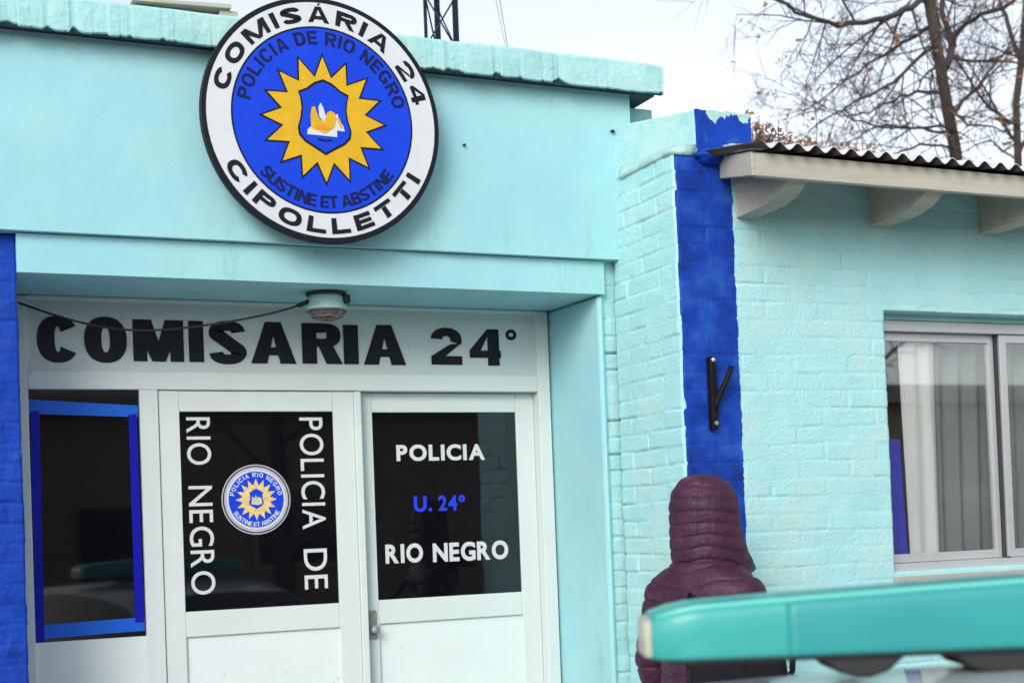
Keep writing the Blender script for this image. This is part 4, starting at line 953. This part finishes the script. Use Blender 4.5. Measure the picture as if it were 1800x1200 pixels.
M_EYE = mat('eye_white', (.7,.7,.68), .2, var=.02, bump=0)
for sx in (-1,1):
    eb = MB(); eb.lathe([(.002,.011),(.008,.009),(.0115,.003),(.0115,-.004),(.006,-.01)], (sx*.032,.083,1.610), 'y', 12)
    for i, v in enumerate(eb.v): eb.v[i] = (v[0], .166-v[1], v[2])
    eb.build('eye', M_EYE, pe, world=False)
# trousers and shoes
tro = [((0,0,.97),(.165,.115,.08),(0,0,.86),(.165,.12,.08))]
for sx in (-1,1): tro += [((sx*.085,0,.88),(.095,.11,.09),(sx*.10,.012,.50),(.07,.078,.08)), ((sx*.10,.012,.50),(.07,.078,.08),(sx*.105,-.012,.10),(.058,.07,.03))]
mt = blob_mesh(tro, .010, 4); quilt(mt, 50, 0, .006, 4.0); body_obj('trousers', mt, M_JEANS)
for sx in (-1,1):
    body_obj('shoe', blob_mesh([((sx*.105,-.05,.045),(.040,.045,.045),(sx*.115,.14,.032),(.042,.05,.032)), ((sx*.105,-.05,.02),(.042,.05,.02),(sx*.115,.15,.016),(.045,.055,.016)), ((sx*.105,-.02,.09),(.042,.055,.03),(sx*.105,-.03,.05),(.04,.05,.04))], .008, 3), M_RUB)
# jacket: torso, sleeves, raised collar, one continuous quilted shell
jk = [((0,-.012,1.36),(.150,.105,.070),(0,-.005,1.12),(.178,.132,.10)), ((0,-.005,1.12),(.178,.132,.10),(0,.0,.88),(.180,.138,.06)),
      ((0,-.012,1.355),(.236,.135,.095),(0,-.002,1.450),(.112,.110,.03)), ((0,-.012,1.375),(.200,.118,.068),(0,-.002,1.44),(.12,.112,.03))]
for sx in (-1,1):
    jk += [((sx*.166,-.010,1.335),(.074,.092,.085),(sx*.240,-.015,1.12),(.060,.066,.06)), ((sx*.240,-.015,1.12),(.060,.066,.06),(sx*.262,.068,.905),(.046,.050,.05))]
mj = blob_mesh(jk, .0045, 7); quilt(mj, .064, .0040, .0024, 2.0, zoff=.01, sag=.03); jo = body_obj('jacket', mj, M_PLUM)
# hood: an open shell around the head, rim turned forward, dropping to the collar in front
def hood():
    na, nb_ = 110, 140; vs = []
    for i in range(na+1):
        a = (i/na)*R(112)
        for k in range(nb_):
            b_ = 2*math.pi*k/nb_
            d = np.array([math.sin(a)*math.cos(b_), -math.cos(a), math.sin(a)*math.sin(b_)])   # pole at the back
            rx, ry, rz = .119, .128, (.138 if d[2] > 0 else .205)
            q4 = 1.0
            if d[2] > 0: q4 = 1/(abs(d[2])**2.25+(d[0]**2+d[1]**2)**1.125)**(1/2.25)
            p = np.array([d[0]*rx, d[1]*ry, d[2]*rz])*q4
            if d[2] > 0: p[2] += .016*max(0,-d[1])*d[2]; p[1] -= .006*d[2]
            if d[2] < 0:
                t_ = -d[2]; hm = math.sqrt(max(1e-6, 1-t_*t_)); tg = (1-t_**5)**(1/5) if t_ < 1 else 0
                k_ = min(tg/max(hm,.12), 2.4); p[0] *= k_; p[1] *= k_
                if d[1] > -.2: p[1] += .105*t_*t_*(min(1, d[1]+.2)/.6 if d[1] < .4 else 1)
                p[2] -= .045*d[1]*t_; k2 = 1+.13*t_**5; p[0] *= k2; p[1] *= k2
            if i > na-3: p[:] = p*1.0+np.array([0,.004,0])
            p += np.array([0, .012, 1.617])
            n_ = d
            zq = p[2]+.012*math.sin(p[1]*18)+.01*float(fnoise(p[0]*6, p[1]*6, p[2]*3))
            f = abs(math.sin(math.pi*(zq+.012)/.043))**.35
            h = .0038*(f-.7)-.0030*math.exp(-((abs(((zq+.012)/.043+.5) % 1-.5)*.043)/.0042)**2)+.0018*float(fnoise(p[0]*26, p[1]*26, p[2]*30))+.0013*float(fnoise(p[0]*60,p[1]*60,p[2]*70))*(1.3-f)
            h -= .004*math.exp(-((abs(p[0])-.062-.008*p[1])/.005)**2)
            vs.append(tuple(p+n_*h))
    mb = MB(); mb.add(vs, [[i*nb_+k, i*nb_+(k+1)%nb_, (i+1)*nb_+(k+1)%nb_, (i+1)*nb_+k] for i in range(1,na) for k in range(nb_)] + [[nb_+k for k in range(nb_)]], 0, True)
    o = mb.build('hood', [M_PLUM, M_PLUMD], jo, world=False)
    s2 = o.modifiers.new('shell', 'SOLIDIFY'); s2.thickness = .012; s2.offset = -1; s2.material_offset = 1; s2.material_offset_rim = 1
    return o
hood()
# chin guard of the collar standing out in front
fl = MB(); n = 20; vs = []
for j in range(7):
    t_ = j/6
    for i in range(n+1):
        a = R(-80+160*i/n); r_ = .088+.030*t_
        vs.append((math.sin(a)*r_*.95, .015+math.cos(a)*(r_+.012+.02*t_), 1.415+.085*t_-.018*abs(math.sin(a))*t_))
fl.add(vs, [[j*(n+1)+i, j*(n+1)+i+1, (j+1)*(n+1)+i+1, (j+1)*(n+1)+i] for j in range(6) for i in range(n)], 0, True)
o = fl.build('collar_guard', M_PLUMD, jo, world=False); s2 = o.modifiers.new('shell','SOLIDIFY'); s2.thickness = .012
# black shoulder bag hanging in front of the hip
bg_c = Vector((.985, -1.035, 0))
ba = empty('shoulder_bag', (bg_c.x, bg_c.y, .80), 'black nylon shoulder bag hanging at the hip of the hooded person', 'bag', rz=-.43)
def rbox(x0, x1, y0, y1, z0, z1, bulge, name, m_, par, seed, bv=.02):
    bm = bmesh.new(); bmesh.ops.create_cube(bm, size=2)
    bmesh.ops.subdivide_edges(bm, edges=bm.edges[:], cuts=9, use_grid_fill=True)
    for v in bm.verts:
        p = v.co; k = 1+bulge*(1-max(p.x**2, p.z**2))
        q = Vector((p.x*(1-.06*p.z**4), p.y*k, p.z*(1-.05*p.x**4)))
        nz_ = .05*float(fnoise(p.x*2+seed, p.y*2, p.z*2))
        v.co = Vector(((x0+x1)/2+q.x*(x1-x0)/2, (y0+y1)/2+(q.y+nz_)*(y1-y0)/2, (z0+z1)/2+q.z*(z1-z0)/2))
    me = bpy.data.meshes.new(name); bm.to_mesh(me); bm.free(); me.polygons.foreach_set('use_smooth', [True]*len(me.polygons))
    o = link(name, me, m_, par, world=False); bevel(o, bv, 3); return o
rbox(-.160, .150, -.065, .065, 0, .385, .35, 'bag_body', M_BAG, ba, 1.0)
rbox(-.130, .115, -.112, -.066, .03, .25, .30, 'front_pocket', M_BAG, ba, 4.0, .012)
MB().tube([(-.155,0,.33),(-.15,.05,.44),(-.12,.16,.56)], .011, 8).build('strap', M_BAG, ba, world=False)
b = MB(); b.tube([(.145,0,.27),(.172,-.01,.31),(.176,-.01,.36),(.160,.02,.42),(.10,.12,.52)], .010, 8); b.build('strap', M_BAG, ba, world=False)
b = MB(); b.box(.148, .168, -.012, .008, .285, .315); b.build('strap_buckle', M_ALU, ba, world=False, bev=.003)

# ------------------------------------------------------------------ police car in the foreground
car = empty('police_car', (.118, -3.178, -.12), 'pale police car with an aqua light bar across its roof, parked in the foreground', 'car', rz=-YAW)
H = 1.478                                      # roof crown above the road
# stations along y (front +): y, half width at belt, sill z, belt z, top z, half width at top, glazed?
STN = [(-1.62,.60,.30,.78,.86,.50),(-1.58,.74,.24,.84,.98,.58),(-1.45,.79,.22,.90,1.18,.58),(-1.22,.81,.20,.92,H-.11,.60),(-.95,.82,.20,.92,H-.045,.615),
       (-.6,.83,.20,.92,H-.012,.62),(-.25,.83,.20,.91,H,.62),(.05,.83,.20,.90,H-.004,.62),(.35,.83,.20,.90,H-.035,.61),(.55,.83,.20,.90,H-.085,.60),
       (.85,.83,.20,.90,1.20,.60),(1.10,.82,.20,.895,1.04,.62),(1.27,.82,.20,.89,.93,.66),(1.5,.81,.20,.86,.905,.66),(1.75,.79,.20,.80,.855,.62),(1.95,.74,.22,.70,.77,.56),(2.05,.62,.28,.58,.66,.46)]
NR = 11
def ring_pts(s):
    y, wb, z0, zb, zt, wt = s
    half = [(wb*.80, z0), (wb*.97, z0+.06), (wb, z0+(zb-z0)*.55), (wb*.985, zb-.02), (wb*.965, zb+.005)]
    tz = max(zt-.055, zb+.008); half += [(wt+.02, tz), (wt-.03, tz+(zt-tz)*.55), (wt*.6, zt-.012), (wt*.3, zt-.003), (0, zt)]
    return [(x,y,z) for x,z in half] + [(-x,y,z) for x,z in half[-2::-1]]
rings = [ring_pts(s) for s in STN]; K = len(rings[0])
allv = [p for r_ in rings for p in r_]
bodyf, side_f, wind_f, rear_f = [], [], [], []
for i in range(len(STN)-1):
    for k in range(K-1):
        f = [i*K+k, i*K+k+1, (i+1)*K+k+1, (i+1)*K+k]; y = (STN[i][0]+STN[i+1][0])/2
        kk = min(k, K-2-k)
        if kk == 4 and -1.2 < y < .95: side_f.append((f, y))
        elif kk >= 6 and .5 < y < 1.25: wind_f.append(f)
        elif kk >= 6 and -1.6 < y < -1.2: rear_f.append(f)
        else: bodyf.append(f)
    bodyf.append([i*K+K-1, i*K, (i+1)*K, (i+1)*K+K-1])
bodyf += [list(range(K)), [(len(STN)-1)*K+k for k in range(K-1,-1,-1)]]
def sub(name, fs, m_, parent=car):
    used = sorted({i for f in fs for i in f}); mp = {u:i for i,u in enumerate(used)}
    mb = MB(); mb.add([allv[u] for u in used], [[mp[i] for i in f] for f in fs], 0, True); return mb.build(name, m_, parent, world=False)
cb = sub('car_body', bodyf, M_CAR)
for s_ in (0,1):
    fs = [f for f, y in side_f if (allv[f[0]][0] > 0) == (s_ == 0)]; sub('side_window', fs, M_CARG)
sub('windscreen', wind_f, M_CARG); sub('rear_window', rear_f, M_CARG)
for sx in (-1,1):
    for wy_ in (1.28,-1.10):
        x = sx*.74
        wl = MB(); wl.lathe([(.19,-.09),(.27,-.095),(.30,-.07),(.305,0),(.30,.07),(.27,.095),(.19,.09)], (x,wy_,.305), 'x', 28); wo = wl.build('wheel', M_RUB, car, world=False)
        rm = MB(); rm.lathe([(.19,sx*.05),(.185,sx*.08),(.06,sx*.085),(.05,sx*.095),(.01,sx*.097)], (x,wy_,.305), 'x', 28); rm.build('rim', M_RIM, wo, world=False)
    lump((sx*.60,1.93,.66),(.14,.09,.06),1.0,.0).build('headlight', M_HEADL, car, world=False)
    lump((sx*.66,-1.50,.86),(.08,.07,.13),1.0,.0).build('tail_light', M_TAIL, car, world=False)
    b = lump((sx*.93,.82,.98),(.09,.05,.06),2.0,.05); b.build('wing_mirror', M_CAR, car, world=False)
MB().box(-.62,.62,-1.70,-1.585,.34,.50).build('rear_bumper', M_RUB, car, world=False, bev=.03)
MB().box(-.60,.60,2.02,2.10,.34,.52).build('front_bumper', M_RUB, car, world=False, bev=.03)
# light bar: tapering, rounded ends, aqua lens with a painted sky highlight along its top edges and cream end caps
lbz = 1.389+.12
lbar = bpy.data.objects.new('light_bar', None); lbar.empty_display_size = .1; COL.objects.link(lbar); lbar.parent = car; lbar.location = (0,0,lbz)
def bar_section(t):          # t in -1..1 along the bar
    a = abs(t); hgt = .0765+.029*(1-a)**.8; dp = .085
    if a > .84:
        e = (a-.84)/.16; hgt *= 1-.22*e**2.2; dp *= 1-.30*e**2.5
    return hgt, dp
def bar_piece(t0, t1, name, m_, n=24):
    prof = [(-.90,0),(-.97,.03),(-1,.10),(-1.0,.78),(-.97,.89),(-.90,.96),(-.76,1.0),(.76,1.0),(.90,.96),(.97,.89),(1,.78),(1,.10),(.97,.03),(.90,0)]
    mb = MB(); vs = []
    for i in range(n+1):
        t = t0+(t1-t0)*i/n; hgt, dp = bar_section(t); e = max(0, (abs(t)-.90)/.10)
        for y, z in prof: vs.append((t*.600, y*dp, z*hgt + .006*e**3*(1-z)))
    q = len(prof)
    mb.add(vs, [[i*q+k, i*q+(k+1)%q, (i+1)*q+(k+1)%q, (i+1)*q+k] for i in range(n) for k in range(q)] + [list(range(q)), [n*q+k for k in range(q-1,-1,-1)]], 0, True)
    return mb.build(name, m_, lbar, world=False)
bar_piece(-.9832, -.64, 'lens', M_LENST, 40); bar_piece(-.6398, .6398, 'lens', M_LENS, 64); bar_piece(.64, .9832, 'lens', M_LENST, 40)
for sy in (-1, 1):
    pts = []
    for t in np.linspace(-.97, .97, 40):
        hgt, dp = bar_section(t); pts.append((t*.6, sy*dp*.90, hgt*.965))
    MB().tube(pts, .0036, 8).build('lens_highlight', M_HILITE, lbar, world=False)  # strip added to draw the lens highlight in colour
bar_piece(-1.0, -.9834, 'end_cap', M_LENSE, 12); bar_piece(.9834, 1.0, 'end_cap', M_LENSE, 12)
MB().box(-.565, .565, -.075, .075, -.006, -.0005).build('base_rail', M_RUB, lbar, world=False, bev=.003)
for x0, x1 in ((-.335,-.205),(-.135,.135),(.205,.335)):
    p = [(x0,-.004),(x1,-.004),(x1-.028,-.028),(x1-.055,-.036),(x0+.055,-.036),(x0+.028,-.028)]
    MB().prism(p, 'y', -.07, .07).build('mounting_foot', M_RUB, lbar, world=False, bev=.006)

# ------------------------------------------------------------------ across the street (behind the camera; seen only as reflections in the glass)
oh = empty('opposite_house', (2, -18, 0), 'low dull brick house across the street from the station', 'house')
MB().box(-30, 46, -19, -15.5, -.16, 3.5).build('wall', M_HOUSE, oh)
MB().prism([(-19.5,3.5),(-17.2,4.05),(-15.1,3.5)], 'x', -30.3, 46.3).build('roof', M_TILE, oh)
for x in (-6,-1.5,4.5,9,13): 
    f = MB().box(x-.75, x+.75, -15.52, -15.44, 1.1, 2.4).build('window', M_CREAM, oh); MB().box(x-.68, x+.68, -15.438, -15.43, 1.17, 2.33).build('pane', M_GLASS, f)
MB().box(1.2, 2.2, -15.53, -15.45, -.1, 2.1).build('door', M_RUB, oh)
def street_tree(x, y, seed, hgt):
    rd = random.Random(seed); YT_ = y
    tr = [((x,y,-.16),.16),((x+.05,y,1.5),.13),((x-.05,y+.05,3),.10),((x,y,hgt*.7),.06),((x,y,hgt),.02)]
    lm = []
    for k in range(7):
        a = rd.uniform(0,6.28); z = 1.8+k*.45; l = rd.uniform(1.4,2.4)
        lm.append(([(x,y,z),(x+math.cos(a)*l*.4,y+math.sin(a)*l*.4,z+.7),(x+math.cos(a)*l,y+math.sin(a)*l,z+1.6)], .04, 2))
    return tr, lm
for x, y, sd_, lab in ((10.8,-11.6,5,'bare street tree across the road, nearer the annex side'),(8.9,-12.6,8,'bare street tree across the road, behind and between the other two'),(3.2,-11.8,6,'bare street tree across the road, opposite the entrance')):
    tr, lm = street_tree(x, y, sd_, 6.5)
    grow_tree('street_tree', (x,y,-.16), tr, lm, sd_, lab, 'street trees across the road', 40)
